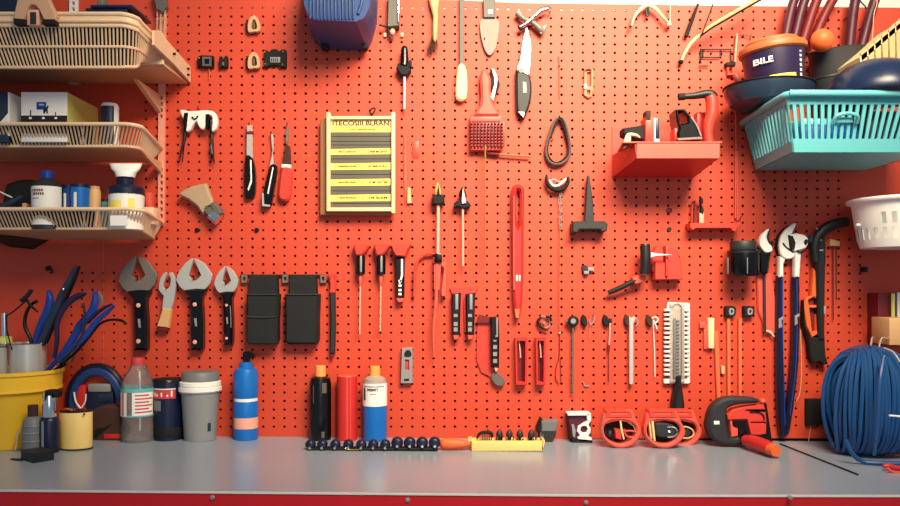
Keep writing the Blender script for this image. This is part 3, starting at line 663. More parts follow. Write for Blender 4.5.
# multitool + knife
t=Thing('multi_tool','chrome crossed folding pliers at the very top center','pliers')
m=MB(); m.tp([(517,13,.016),(524,19,.018),(532,22,.018),(540,29,.016),(543,33,.014)],.016,[3,2.6,2.4,3.6,2.6],10,5); t.p('handle',m,'dull_steel')
m=MB(); m.tp([(520,27,.022),(527,23,.024),(533,18,.024),(541,11,.022),(549,8.5,.02)],.022,[2.4,2.2,2,2.4,1.4],10,5); t.p('handle',m,'chrome')
m=MB(); m.ball(W(521,27.5,.02),(.008,.006,.008)); t.p('pivot',m,'charcoal')
m=MB(); m.prism([(516,12),(519,10),(524,16),(522,18.5)],.012,.022,.001); m.prism([(538,30),(543,26),(547,24),(544,32),(541,34)],.008,.020,.001); t.p('jaw',m,'grey')
m=MB(); m.tp([(533,17),(540,8.5),(548,6.5),(551,9),(549,14)],.012,.7,8,5); t.p('wire',m,'chrome')
t=Thing('bowie_knife','large folding knife with pale blade and dark handle below the crossed pliers','knife')
m=MB(); m.prism(cp([(527,27),(531,44),(530.5,60),(529,74),(522,73),(517,69),(520.5,58),(522,45),(524.5,34)],3),.010,.014,.0008); t.p('blade',m,'steel')
m=MB(); m.prism(cp([(516,70),(519,71),(530,75),(532,92),(529.5,106),(527,112),(524,118.5),(519,114),(516.5,108),(516,90)],2),.004,.024,.005); h=t.p('handle',m,'charcoal')
m=MB(); m.prism([(522.5,81.5),(526.5,82),(527,93),(523,93)],.024,.0252,.0003); t.p('label_plate',m,'grey',h); m=MB(); m.lathe(W(521,71,.02),[(.008,0),(.006,.005),(0,.005)],14,(0,-1,0)); t.p('pivot',m,'dull_steel',h); m=MB(); m.prism([(518,111.5),(525,112),(523.5,117.5)],.022,.0255,.0005); t.p('butt',m,'steel',h)
# red brush
t=Thing('scrub_brush','red square scrub brush with a long red handle','brush')
m=MB(); m.prism(cp([(481.5,70),(486,70),(491,78),(491,92),(494,104),(499,115),(475,115),(480,105),(481,92),(480,78)],3),.006,.030,.006); h=t.p('handle',m,'pink_red')
m=MB(); m.prism([(490.5,68),(495,69),(498,78),(500,84),(494,100),(491.5,92)],.006,.026,.002); t.p('grip',m,'matte_black',h); m=MB(); m.prism([(491.5,68),(494.5,69.5),(497.5,77),(497,85),(493.5,101),(490.5,97),(494.5,84),(494,77)],.026,.029,.0006); t.p('grip_edge',m,'white',h)
m=MB(); m.rect(470,115,502,151,.004,.018,.002); b=t.p('backing_plate',m,'soft_red')
m=MB(); m.use('dark_red') 
for i in range(10):
    for j in range(8): m.rect(470.5+i*3.4,122+j*3.2,472.7+i*3.4,124.2+j*3.2,.018,.034,.0006)
m.use('red'); m.rect(470,121.5,504.5,147,.016,.022,.0005); t.p('bristle_block',m)
m=MB(); m.rect(470,116.5,501,121.5,.018,.026,.001); t.p('rim',m,'pink_red',b); m=MB(); m.rect(470,147,500,150,.018,.024,.001); t.p('rim',m,'pink_red',b)
t=Thing('thin_rod','thin pink vertical rod below the red scrub brush','rod'); m=MB(); m.tp([(485.2,146),(485.4,258)],.038,.85,8,1); t.p('shaft',m,'dark_wood'); m=MB(); m.tp([(485.2,150,-.002),(485.2,150,.038)],.02,.8,6,1); t.p('peg',m,'dark_red')
t=Thing('small_rod','short tan rod with dark ferrule sticking out right of the red scrub brush','rod'); m=MB(); m.tp([(487,153.5),(530,156.5)],.012,1.2,8,1); t.p('shaft',m,'dark_wood'); m=MB(); m.tp([(487,153.2),(499,154.5)],.012,1.8,8,1); t.p('ferrule',m,'dark_red'); m=MB(); m.tp([(493,154,-.002),(493,154,.012)],.01,.8,6,1); t.p('peg',m,'dark_red')
# loop band
t=Thing('rubber_loop','twisted brown rubber loop hanging above the horseshoe hook','strap')
lp=[(559.5,117.5),(564,121),(568,134),(570,148),(568,158),(560,164),(551,163),(546.5,156),(546.5,145),(551,130),(555,121)]
m=MB(); m.tp(lp,.012,1.5,8,5,True,flat=.007); t.p('loop',m,'grey_metal'); m=MB(); m.tp([(x+(1.6 if x<558 else -1.9),y+(2 if y<140 else -1.6)) for x,y in lp],.013,.9,8,5,True,flat=.006); t.p('inner_loop',m,'fabric_brown')
hook('peg hook holding the twisted rubber loop',559.5,117,.018)
# horseshoe with chain
t=Thing('horseshoe_hook','black horseshoe hook with white lining and a long chain below','hook')
m=MB(); m.tp([(546.5,175),(547,183),(552,188.5),(558,190),(564,188),(568,182),(568,177)],.016,[1,1.9,2.2,2.2,2.2,1.9,1],10,5,flat=.007); t.p('horseshoe',m,'matte_black')
m=MB(); m.tp([(549,180),(553,185.5),(559,185),(564,181),(566,178)],.02,[.9,1.3,1.3,1.2,.8],8,5,flat=.004); t.p('lining',m,'white'); m=MB(); m.tp([(549,181),(554,179.5),(559,182),(565,179)],.016,.9,8,5); t.p('wire',m,'grey')
m=MB(); rnd=random.Random(2)
for i in range(11):
    y=191+i*3.6; c=W(560+rnd.uniform(-.6,.9),y,.012); m.tube([c+Vector((math.sin(q*math.pi/4)*.0028*(1 if i%2 else .5),-math.sin(q*math.pi/4)*.002*(0 if i%2 else 1),math.cos(q*math.pi/4)*.0058)) for q in range(8)],.0009,5,True)
t.p('chain',m,'grey'); m=MB(); m.tp([(560,190),(560.4,222),(559.5,300),(559.5,331)],.010,.45,6,1); t.p('cord',m,'dark_wood')
m=MB(); m.tp([(559.5,331),(559.2,356),(556.5,366),(555.5,378),(559,384)],.004,.45,6,5); m.tp([(560.4,358),(561,383)],.004,.35,6,1); t.p('tail',m,'dark_red'); m=MB(); m.ball(W(559.7,333,.005),.0035); t.p('bead',m,'skin_pink'); m=MB(); m.tp([(557,183,-.002),(557,183,.022)],.02,.9,6,1); t.p('peg',m,'black')
# torch rods
t=Thing('caulking_gun','long rod with yellow pointed tip, black collar and red trigger frame','tool')
m=MB(); m.lathe(W(437.8,196,.024),[(.008,0),(.0085,.012),(.005,.025),(.001,.034),(0,.034)],16); t.p('tip',m,'cap_orange'); m=MB(); m.prism([(437,193),(438.5,184),(440,195),(437.5,197)],.028,.036,.0008); t.p('tip_edge',m,'black')
m=MB(); m.prism([(432,194),(444.5,194.5),(444.5,202.5),(441,204.5),(433,204)],.008,.036,.003); t.p('collar',m,'matte_black')
m=MB(); m.tp([(438.3,204),(437.8,255)],.024,1.6,10,1); t.p('shaft',m,'skin_pink'); m=MB(); m.rect(434.5,253.5,442,262.5,.012,.034,.002); t.p('sleeve',m,'black')
m=MB(); m.prism(cp([(434,254.5),(427,254.5),(420,259),(417,266),(415.5,280),(414.8,297),(413,297),(413.5,272),(417,260),(425,253),(434,252)],1),.008,.018,.0015); t.p('arm',m,'soft_red')
m=MB(); m.prism([(433.8,262),(446,262),(446,296),(441.5,296),(441.5,290),(444,268),(441,264),(439.5,290),(434,290)],.010,.026,.001); t.p('frame',m,'pink_red')
m=MB(); m.tp([(437,262),(436,300),(433.5,330),(434,357)],.024,[1.9,1.8,1.5,.7],10,4); t.p('nozzle',m,'pink_red')
t=Thing('pointed_rod','thin rod with white pointed head and dark side wings','tool')
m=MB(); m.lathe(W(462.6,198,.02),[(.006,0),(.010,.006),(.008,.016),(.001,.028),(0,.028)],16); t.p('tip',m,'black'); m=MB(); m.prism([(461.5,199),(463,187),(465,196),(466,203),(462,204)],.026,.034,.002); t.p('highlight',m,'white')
m=MB(); m.prism([(454,203),(457,200.5),(468,201),(471,205),(470,207),(464,208.5),(458,206.5),(454,207.5)],.006,.028,.002); t.p('collar',m,'matte_black'); m=MB(); m.tp([(462.8,208),(463,266)],.02,1.1,8,1); t.p('shaft',m,'skin_pink'); m=MB(); m.tp([(463,207,-.002),(463,207,.02)],.01,1,6,1); t.p('peg',m,'black')
# twin drivers in red holder
t=Thing('tool_holder','flat red wall holder above a pair of black marked chisels','holder'); m=MB(); m.prism([(450,288),(477,287),(476.5,292),(473.5,294),(472,332),(470,334),(464.5,332),(463,294),(461.5,334),(451,333),(452,294)],0,.009,.001); t.p('plate',m,'soft_red')
for i,x in enumerate((456,470.3)):
    t=Thing('chisel',['black marked chisel, left of the pair in the flat red holder','black marked chisel, right of the pair in the flat red holder'][i],'chisel','paired chisels in red holder')
    m=MB(); m.prism([(x-4.5,294),(x+5,292.5),(x+4,335),(x-4,335)],.009,.026,.004); b=t.p('handle',m,'black')
    m=MB(); m.rect(x-.6,294,x+2.2,309.5,.026,.0272,.0004); t.p('stripe',m,'grey',b); m=MB()
    for y in (314,322,327.5): m.rect(x-2.2,y,x+1.6,y+(3 if y<320 else 4),.026,.0268,0)
    t.p('marks',m,'grey',b); m=MB(); m.prism([(x-3,335),(x+3,335),(x+2.5,339),(x-2,340)],.012,.024,.002); t.p('tip',m,'pink_red')
# red long level
t=Thing('red_wrench','long glossy red ring-ended tool hanging upright at the board\'s center','tool')
m=MB(); m.prism(cp([(512,190),(514,185.5),(518,184),(522,185.5),(524.5,191),(524,215),(523.5,270),(522.5,300),(520.5,315),(517.5,319),(515,314),(512.8,290),(512,240),(511.5,210)],2),.004,.026,.006,[cp([(516.5,193),(518,189.5),(520,193),(519.8,215),(518,229),(516.3,215)],2)]); b=t.p('body',m,'red')
m=MB(); m.tp([(514,196,.026),(513.8,240,.028),(514,290,.026)],.026,.9,8,4); t.p('edge',m,'pink_red',b); m=MB(); m.rect(516,275,517.6,281,.026,.0275,.0003); m.rect(518.8,275,520.4,281,.026,.0275,.0003); t.p('mark',m,'white',b)
m=MB(); m.prism([(514.5,309),(520,309),(519,318.5),(515.5,318)],.01,.028,.002); t.p('foot',m,'peach',b); hook('red peg hook in the ring of the long red tool',520.5,190,.03)
# red handled knife
t=Thing('tool_holder','translucent red curved holder carrying one black chisel, tan toe below','holder'); m=MB(); m.prism(cp([(478,317),(490,316),(495,320),(495,368),(503,376),(503,386),(496,386),(492,378),(481,372),(476.5,360),(477,330)],1),0,.006,.001); t.p('plate',m,'soft_red')
m=MB(); m.prism(cp([(494,372),(501,375),(505,381),(503,386),(496,385.5),(491,378)],2),.006,.016,.002); t.p('toe',m,'grey_metal'); m=MB(); m.prism([(479,314.5),(490,317),(490,323),(477,323)],.006,.016,.001); t.p('clip',m,'dark_red')
t=Thing('chisel','single black marked chisel in the curved red holder','chisel'); x=495
m=MB(); m.prism([(x-4.5,317),(x+3.5,316.5),(x+4.5,336),(x+4,367.5),(x-3.8,367)],.009,.028,.004); b=t.p('handle',m,'black')
m=MB(); m.prism([(x+1.2,317.5),(x+2.8,317.5),(x+3,337),(x+.4,337),(x+.4,335.5),(x+1.5,335)],.028,.029,.0003); m.rect(x-1.5,340,x+1.5,341.5,.028,.029,0)
for y in (345,352,359): m.rect(x-1.8,y,x+2,y+4,.028,.0288,0)
t.p('marks',m,'grey',b); m=MB(); m.prism([(x-1,367.5),(x+3,367.5),(x+2.5,371.5),(x+.5,372)],.012,.024,.002); t.p('tip',m,'skin_pink')
# two red boxes with slots
for i,(x0,x1) in enumerate(((515,527.5),(535.5,546))):
    t=Thing('slotted_case',['open red slim case, left of the two side by side','open red slim case, right of the two side by side'][i],'case','pair of red slim cases')
    m=MB(); m.prism([(x0,338),(x1,338),(x1-.8,385),(x0+.8,385)],0,.024,.001,[[(x0+2.2,341),(x1-2.2,341),(x1-2.6,382),(x0+2.8,382)]]); b=t.p('frame',m,'red'); m=MB(); m.rect(x0+1,339,x1-1,384,0,.003,0); t.p('back',m,'dark_red',b)
    m=MB(); m.tp([(x0+4,341),(x0+5,350),(x0+5.5,356)],.014,.6,6,3); m.ball(W(x0+5.5,357,.014),.0022); t.p('pin',m,'skin_pink',b); m=MB(); m.tp([(x1-4.2,344),(x1-4.4,381)],.010,.8,6,1); t.p('rod',m,'maroon',b)
# ring and tool row
t=Thing('snap_ring','open black and steel ring clip, first of the row right of the center','ring')
m=MB(); m.tp([(541,317),(537.8,321),(540,326),(544,329),(548,330.5)],.010,[.8,1.5,1.6,1.3,.6],8,5,flat=.004); m.tp([(546,316.5),(550,317.5),(551.5,321)],.010,1.3,8,4,flat=.004); t.p('jaw',m,'matte_black')
m=MB(); m.tp([(539,318),(543.5,316),(549,320),(549.5,326),(545,328)],.006,.6,6,5); m.rect(543,322,545,324,0,.008,.0004); t.p('wire',m,'grey')
t=Thing('socket_wrench','straight socket wrench with a round black head and olive shaft','wrench')
m=MB(); m.lathe(W(572.7,321,.008),[(.0125,0),(.0135,.004),(.0135,.012),(.010,.015),(0,.015)],20,(0,-1,0)); t.p('head',m,'matte_black'); m=MB(); m.lathe(W(573.2,321,.022),[(.0065,0),(.0065,.0025),(0,.0025)],14,(0,-1,0)); t.p('drive',m,'grey'); m=MB(); m.tp([(568,321.5,.014),(565.8,321.5,.014)],.014,1.8,8,1); t.p('lever',m,'charcoal')
m=MB(); m.tp([(573,325),(572.4,392)],.013,1.1,10,1); m.tp([(572.4,392),(574.5,393)],.013,1.0,8,1); t.p('shaft',m,'grey_metal')
def lobe(m,x): return m.prism(cp([(x,326),(x-2.6,321),(x-1.6,316),(x+1,315.5),(x+3,319),(x+3,326)],3),.0,.014,.002)
LB=['small black cam clip with a curly wire tail, right of the straight socket wrench','black cam clip with a thin red bodied pick hanging from it','brown cam clip with a flat steel bar hanging from it','brown cam clip with a curled wire end beside the wire brush']
for i,x in enumerate((584,605.5,627,649)):
    t=Thing('cam_clip',LB[i],'clip','row of cam clips'); m=MB(); lobe(m,x); t.p('cam',m,'matte_black' if i<2 else 'fabric_brown')
    if i==0: m=MB(); m.tp([(589,319),(591,325),(594,320),(594,315)],.008,.6,6,4); m.tp([(590,324),(589.5,338)],.006,.3,5,1); m.tp([(583,382),(585,386),(589,385.5)],.004,.6,6,4); t.p('wire',m,'grey')
    if i==1: 
        m=MB(); m.rect(608,318.5,612,323,.004,.014,.001); t.p('jaw',m,'matte_black'); m=MB(); m.tp([(610,322),(610,332),(609,345)],.012,.7,8,3); t.p('neck',m,'skin_pink')
        m=MB(); m.tp([(609.6,336),(608.8,345),(608.5,352)],.010,[.5,1.3,1],8,3); m.tp([(608.4,350),(608.8,382)],.008,.5,6,1); t.p('shaft',m,'dark_red')
    if i==2:
        m=MB(); m.prism([(629,316),(632,318),(634,316),(636,318),(633.6,324),(633.6,383),(632,385),(629.5,384),(629.3,326)],.010,.018,.0012); t.p('bar',m,'steel'); m=MB(); m.tp([(635.5,318),(638,322),(636,326)],.012,.7,6,4); t.p('wire',m,'grey')
    if i==3:
        m=MB(); m.tp([(652,318),(656,317),(658,320),(655,323),(653.5,320),(656,326),(657,329)],.010,.7,6,5); m.tp([(653,320),(654.5,350),(655,377)],.008,.45,6,1); t.p('wire',m,'white')
t=Thing('tool_clip','lone tiny grey and black clip above the tool row','clip'); m=MB(); m.prism([(582,266),(586,265),(589,268),(589,273),(583,273)],0,.010,.001); t.p('body',m,'charcoal'); m=MB(); m.rect(588,267.5,594,271,0,.012,.0008); m.rect(584,271,589,274,.008,.014,.0006); t.p('plate',m,'grey')
# spike on base
t=Thing('spike_bracket','dark flat spike standing on a rounded rectangular base','bracket')
m=MB(); m.prism(cp([(587.2,177),(588.3,174.8),(589.6,177),(593,200),(594.5,223),(584.5,223),(586,200)],1),.014,.026,.002); t.p('spike',m,'charcoal'); m=MB(); m.prism(cp([(572.5,223),(575,221),(605,221),(608,224),(607,231),(602,232),(600,229.5),(580,229.5),(577,233),(572.5,232)],1),0,.044,.003); t.p('base',m,'charcoal')
# carabiner
t=Thing('utility_clip','small ivory clip with an empty slot hung on the orange upper board','clip')
m=MB(); m.prism(cp([(584.5,69),(593.5,69),(593.5,88),(592,96),(588.5,98),(584,95),(584,87)],1),0,.008,.001,[cp([(587,72),(591,72),(591,86),(587,86)],1),cp([(587,90),(590.5,90),(590,94.5),(587.5,94.5)],1)]); t.p('body',m,'peach'); m=MB(); m.rect(584,84,587,88.5,.006,.012,.0008); t.p('latch',m,'white'); m=MB(); m.tp([(585.5,70.5),(588.5,69.5),(591.5,70.5)],.010,.8,6,3); t.p('clasp',m,'charcoal')
m=MB(); m.tp([(558.5,56),(559.5,66),(559.5,98)],.004,.45,6,1); solo('thin_wire',m,'dark_wood','hair-thin tan wire left of the small ivory clip','wire')
# holes
for i,(x,y,r) in enumerate(((669,210.5,2.9),(669,229.3,2.2))):
    m=MB(); m.lathe(W(x,y,0),[(r*.0025,-.001),(r*.0025,.003),(r*.0018,.004),(r*.0016,.002),(0,.002)],14,(0,-1,0)); 
    solo('grommet',m,'dark_red' if i==0 else 'charcoal',['dark red round grommet between the black spike and the small red rail','smaller grey grommet directly above the red multi-slot holder'][i],'grommet')
# black handle + red blade block
t=Thing('folding_saw','two black grips joined at a red hinge, thin blade in a red housing','saw')
m=MB(); m.tp([(645,246,.045),(645.5,260,.047),(644.5,274,.045)],.045,[5.2,5.1,4.8],16,4); m.lathe(W(645,245.5,.045),[(.0125,0),(.011,.004),(0,.005)],16); t.p('grip',m,'rubber')
m=MB(); m.tp([(635.5,280,.03),(622,287,.025),(608,293,.018)],.03,[2.9,2.7,2.4],12,4); t.p('grip',m,'rubber')
m=MB(); m.prism(cp([(633,277),(645,275),(646,280),(638,284),(634,283)],2),.010,.036,.003); t.p('hinge',m,'pink_red')
m=MB(); m.prism([(651,252),(656,253.5),(673,254.6),(656,256),(651,257.5)],.05,.056,.001); t.p('blade',m,'white')
m=MB(); m.prism(cp([(652,254),(657,246),(661,245),(663.5,250),(663.5,264),(652,264)],1),.002,.032,.002); m.prism(cp([(666.5,245.5),(671,246),(678,252),(681.5,262),(683,279.5),(655,280),(655,262),(666.5,262)],1),.002,.036,.003); m.rect(666,246,668.5,276,.03,.044,.001); t.p('housing',m,'soft_red')
m=MB(); m.rect(652,254,658,272,.002,.03,.002); t.p('bracket',m,'dark_red')
# red shelf
t=Thing('wall_shelf','red metal wall shelf with a sloping underside holding small tools','shelf')
m=MB(); xs=[W(628,0,.17).x,W(720,0,.17).x]; zt=W(0,141.5,.17).z; zl=W(0,158,.17).z
bl,br=W(612,0,0).x,W(693,0,0).x; zbk=W(0,178,0).z
m.slab([(xs[0]-.012,-.17,zt),(xs[1]+.004,-.17,zt),(xs[1]+.002,-.001,zt),(bl+.01,-.001,zt)],(0,0,-.003)); top_=t.p('top_plate',m,'pink_red')
m=MB(); x0=W(637,0,.17).x; m.slab([(x0,-.168,zt-.003),(xs[1],-.168,zt-.003),(xs[1]-.001,-.168,zl),(x0,-.168,zl)],(0,.003,0)); t.p('lip',m,'pink_red')
m=MB(); m.slab([(x0,-.165,zl),(xs[1]-.001,-.165,zl),(br,-.001,zbk),(bl,-.001,zbk)],(0,.002,.003)); t.p('underside',m,'red')
m=MB(); g=[(x0-.004,-.166,zt-.003),(x0,-.165,zl),(bl,-.001,zbk),(bl,-.001,zt-.003)]; m.slab(g,(.002,0,0)); t.p('gusset',m,'soft_red'); m=MB(); g=[(xs[1]-.001,-.166,zt-.003),(xs[1]-.001,-.165,zl),(br,-.001,zbk),(br,-.001,zt-.003)]; m.slab(g,(-.002,0,0)); t.p('gusset',m,'soft_red')
m=MB(); m.slab([(bl,-.0005,W(0,127,0).z),(br,-.0005,W(0,127,0).z),(br,-.0005,zbk),(bl,-.0005,zbk)],(0,-.003,0)); t.p('back_plate',m,'soft_red')
def onsh(px,py): return W(px,py,.12)
t=Thing('nail_gun_head','dark angled tool head with a cream claw at the left of the red shelf','tool')
m=MB(); m.prism([(623,128),(646,124.5),(646,140),(632,139),(623,134)],.09,.13,.004); t.p('body',m,'matte_black'); m=MB(); m.tp([(626,137,.14),(629,134.5,.14),(636,135,.14),(640,137.5,.14)],.14,[1.2,1.7,1.5,.6],8,4); m.prism([(626,136),(631,136),(631,143),(624,147),(623,144)],.135,.15,.001); t.p('claw',m,'cream_plastic')
m=MB(); m.prism([(623,145),(627,141.5),(633,141),(628,147),(623,150)],.13,.16,.002); t.p('foot',m,'dark_red')
t=Thing('red_block','orange-red block with a black top tab on the red shelf','block')
m=MB(); m.rect(645.5,116,655,142,.09,.14,.002); m.prism([(649,111),(653,113),(657,142),(646,142)],.10,.13,.001); t.p('body',m,'soft_red'); m=MB(); m.rect(646,110.5,651,119.5,.11,.142,.001); t.p('tab',m,'fabric_brown')
t=Thing('battery_stick','narrow black and white upright stick beside the orange-red block','stick'); m=MB(); m.rect(655.5,118,659.5,142,.11,.145,.001); t.p('body',m,'navy'); m=MB(); m.rect(654,118,655.6,142,.11,.144,.0004); m.rect(655.5,139,659.5,142,.145,.1458,0); t.p('edge',m,'white')
t=Thing('hand_sander','black iron-shaped sander with open handle on the red shelf','sander')
m=MB(); m.prism(cp([(676,109),(684,108.5),(690,114),(697,124),(701.5,136),(702,140),(679,141),(677.5,133),(679,128),(677,120)],1),.08,.14,.005,[cp([(678.5,111.5),(684,111),(687.5,116),(688,122.5),(681,124)],1)]); b=t.p('body',m,'black')
m=MB(); m.prism([(677,138),(702,136.5),(703,139),(678,140.5)],.07,.145,.001); t.p('sole',m,'dull_steel'); m=MB(); m.rect(674.5,128,678.5,142,.09,.13,.002); t.p('knob',m,'soft_red'); m=MB(); m.tp([(691,117,.142),(697,126,.142),(701,136,.142)],.142,.8,8,4); t.p('edge',m,'grey',b)
t=Thing('heat_gun','red curved handle with a long black barrel pointing left, on the red shelf','tool')
m=MB(); m.tp([(709,143,.10),(708,134,.10),(708.5,125,.10),(711.5,114,.10),(712,103,.10),(710,96,.10)],.10,[4.6,4.6,5.2,6.2,6.2,5.6],18,5); t.p('handle',m,'soft_red')
m=MB(); m.tp([(684,96.5,.10),(694,95.8,.10),(706,94,.10),(712,95,.10),(715.5,98,.10)],.10,[3,3.4,4.4,4.8,3],16,5); t.p('barrel',m,'rubber'); m=MB(); m.tp([(678.5,97,.10),(684.5,96.6,.10)],.10,3.6,14,1); t.p('nozzle',m,'matte_black')
m=MB(); m.rect(697,112,706,142,.03,.06,.002); solo('backing_block',m,'red','dark red block behind the red curved handle on the shelf','block')
# hangers at top
t=Thing('wishbone_hanger','cream wishbone-shaped hanger at the top edge of the board','hanger')
m=MB(); m.tp([(631.5,26),(635,16),(641,9),(648,5),(656,9),(663,17),(669,23.5)],.02,[1.1,1.5,1.9,2.1,1.9,1.5,1],10,5,flat=.004); t.p('arc',m,'light_wood'); m=MB(); m.tp([(647.5,5),(649,14),(647,16),(646.5,9)],.016,.9,8,4); t.p('ring',m,'charcoal')
m=MB(); m.tp([(670.3,4),(670,24)],.018,.7,8,1); m.prism([(667,22.5),(671.5,22.5),(671.5,25.5),(667,25.5)],.014,.022,.0005); t.p('pin',m,'skin_pink'); m=MB(); m.tp([(648,5,-.0),(648,5,.02)],.02,1.4,6,1); t.p('peg',m,'cream_plastic'); m=MB(); m.ball(W(630.5,26.5,.02),.0035); t.p('tip',m,'charcoal')
t=Thing('pry_bar','short black tapered bar leaning at the top edge','bar'); m=MB(); m.tp([(698,4),(692,20),(686,36.5)],.012,[1.2,1.9,2.2],10,4); t.p('shaft',m,'matte_black'); m=MB(); m.tp([(694,16,-.002),(694,16,.012)],.012,.9,6,1); t.p('peg',m,'charcoal')
t=Thing('bow_frame','curved wooden bow with a black back edge reaching over the top edge','bow')
m=MB(); m.tp([(681,61.5,.014),(686,51,.02),(693,41,.03),(701,34.5,.035)],.02,[1.4,1.8,1.8,1.6],10,5); t.p('lower_limb',m,'light_wood')
m=MB(); m.tp([(701,35,.04),(710,27,.05),(724,18.5,.06),(742,8,.07),(764,-4,.07)],.05,[1.4,1.9,2.1,2,1.6],10,5); t.p('upper_limb',m,'wood'); m=MB(); m.tp([(701,35.8,.043),(711,28.6,.053),(725,20.4,.063),(743,9.8,.073),(764,-2,.073)],.05,.9,8,5); t.p('back_edge',m,'black')
m=MB(); m.tp([(702,34,.05),(713,4,.05)],.05,.7,8,1); t.p('string',m,'black'); m=MB(); m.ball(W(681,62,.013),(.006,.008,.006)); m.tp([(681,62,-.002),(681,62,.014)],.01,1,6,1); t.p('tip',m,'matte_black')
# wire frame
t=Thing('wire_rack','thin dark wire rack outline on the orange board left of the round pans','rack')
m=MB()
for P in ([(700,49.5),(731,49.5)],[(731,49.5),(731,62)],[(700.5,49.5),(700.5,62)],[(701,57.5),(720,57.5)],[(721,49.5),(721,57)],[(699,66),(708,66)],[(703,50),(703,57)]): m.tp(P,.006,.6,6,1)
for x in (700.5,721): m.tp([(x,57,-.002),(x,57,.006)],.006,.6,6,1)
t.p('wires',m,'matte_black')
t=Thing('pink_hanger','pink bent hanger with a black clip left of the round pan','hanger')
m=MB(); m.tp([(737,34),(735.5,50),(735,62)],.01,1.1,8,4,flat=.004); m.tp([(735,74),(739,80),(745,86)],.01,1.1,8,4,flat=.004); t.p('arm',m,'skin_pink'); m=MB(); m.rect(726.5,62,735.8,65.6,0,.018,.001); t.p('clip',m,'matte_black'); m=MB(); m.prism([(727,65.6),(735,65.6),(734.5,75),(728,75)],0,.012,.001,[[(729,67.5),(732.5,67.5),(732.5,73),(729,73)]]); t.p('buckle',m,'pink_red')
m=MB(); m.tp([(737,36),(745,35),(751,37)],.008,.4,5,3); m.tp([(752,33),(751,38)],.008,.7,5,1); t.p('wire',m,'dark_red')
# ================================================================ wall, right
t=Thing('wire_brush','pale clear comb-like wire brush with a black handle, right of center','brush')
m=MB(); m.rect(670,303,685,382,.006,.020,.002); t.p('spine',m,'plastic_soft')
m=MB(); m.prism([(668,302),(690,303),(690,309),(667,309)],.004,.012,.001); m.rect(687,303,690,382,.004,.010,.0006); m.rect(664,379,690,383.5,.004,.014,.001); t.p('shield',m,'white')
for xa,xb in ((664.5,671),(684,690)):
    m=MB(); m.rect(*((670,305,672,382) if xa<680 else (683.5,305,685,382)),.006,.012,.0005)
    for i in range(15): m.rect(xa,309+i*4.6,xb,311.1+i*4.6,.006,.018,.0005)
    t.p('teeth',m,'white')
m=MB(); m.rect(673.5,318,676,378,.020,.024,.0005)
for i in range(17): m.rect(676,320+i*3.4,679.5,321.8+i*3.4,.020,.0235,.0003)
m.rect(681,306,682.3,379,.020,.0225,.0004); t.p('bristle_rows',m,'mid_grey')
m=MB(); m.tp([(672,307),(677,303.5),(681,306)],.022,.7,8,4); t.p('hanging_wire',m,'grey')
m=MB(); m.prism(cp([(677,376),(681.5,376),(682.5,385),(685,402),(685,409),(681,412.5),(675,412),(673,408),(674,398),(676.5,385)],3),.004,.030,.008); t.p('handle',m,'rubber')
# tan sticks, D clips
t=Thing('wooden_paddle','short cream block with a small pink clip right of the wire brush','block')
m=MB(); m.rect(708.5,318,714.5,348.5,.0,.016,.002); t.p('block',m,'light_wood'); m=MB(); m.rect(704,325,708,349,0,.008,.001); m.rect(700,322,706,328,0,.010,.001); t.p('clip',m,'pink_red')
for i,(x0,y0,x1,y1,L) in enumerate(((716,331,719.5,440,'thin leaning orange dowel nearest the cream block'),(728.5,318,729,420,'thin orange dowel below the left black buckle'),(740,318,740,420,'pale orange dowel below the right black buckle'))):
    m=MB(); m.tp([(x0,y0,.006),(x1,y1-20,.006)],.006,[1.9,1.7] if i else [2.4,2],8,1); solo('dowel',m,'peach',L,'dowel','thin dowels on the board')
m=MB(); m.rect(721.5,366,725,374,0,.010,.001); solo('wooden_peg',m,'wood','tiny tan peg between the thin orange dowels','peg')
for i,x in enumerate((726,744.5)):
    t=Thing('buckle',['black D-shaped buckle, left of the two above the dowels','black D-shaped buckle, right of the two above the dowels'][i],'buckle','two black buckles')
    m=MB(); m.prism(cp([(x,308),(x+2,306),(x+9,306.5),(x+10.5,310),(x+9,316),(x+1,317),(x,315)],2),0,.018,.002); b=t.p('body',m,'matte_black'); m=MB(); m.prism(cp([(x+3.5,308.5),(x+7.5,308.5),(x+8.5,311),(x+7.5,314.5),(x+3.5,314.5)],2),.018,.0205,.0004,[cp([(x+5,310),(x+6.8,310),(x+7.2,311.3),(x+6.5,313),(x+5,313)],1)]); t.p('rim',m,'grey',b)
# small red rail
t=Thing('tool_rail','narrow red rail shelf left of the black cup','rail'); m=MB(); m.prism([(690,223),(740,223),(740,226.5),(737,228),(736,231),(733,231),(731,228),(696,228),(693,230),(690,227)],0,.040,.001); t.p('rail',m,'soft_red')
m=MB(); m.prism([(694.5,201),(696,201),(697,223),(694,223)],.018,.026,.0004); solo('pin_tool',m,'dark_red','thin dark red pin standing at the left of the narrow red rail','pin')
t=Thing('mini_tool','tiny dark figure-like bit standing on the narrow red rail','bit'); m=MB(); m.prism(cp([(700,199),(702.5,198),(703.5,202),(702,205),(704,209),(703,214),(700.5,212),(701,207)],2),.016,.026,.001); t.p('head',m,'matte_black'); m=MB(); m.rect(699.5,213,704,223,.016,.024,.0006); t.p('base',m,'skin_pink')
t=Thing('hanging_rod','thin pink vertical rod from the round pan down to the narrow red rail','rod'); m=MB(); m.tp([(735.5,90),(736,150),(735.5,218)],.008,.8,8,3); m.tp([(737.5,150),(737.2,222)],.008,.5,6,1); t.p('shaft',m,'pink_red'); m=MB(); m.tp([(735,220,.01),(739,221,.03),(741.5,216,.034)],.02,.7,6,3); t.p('hook',m,'dark_red')
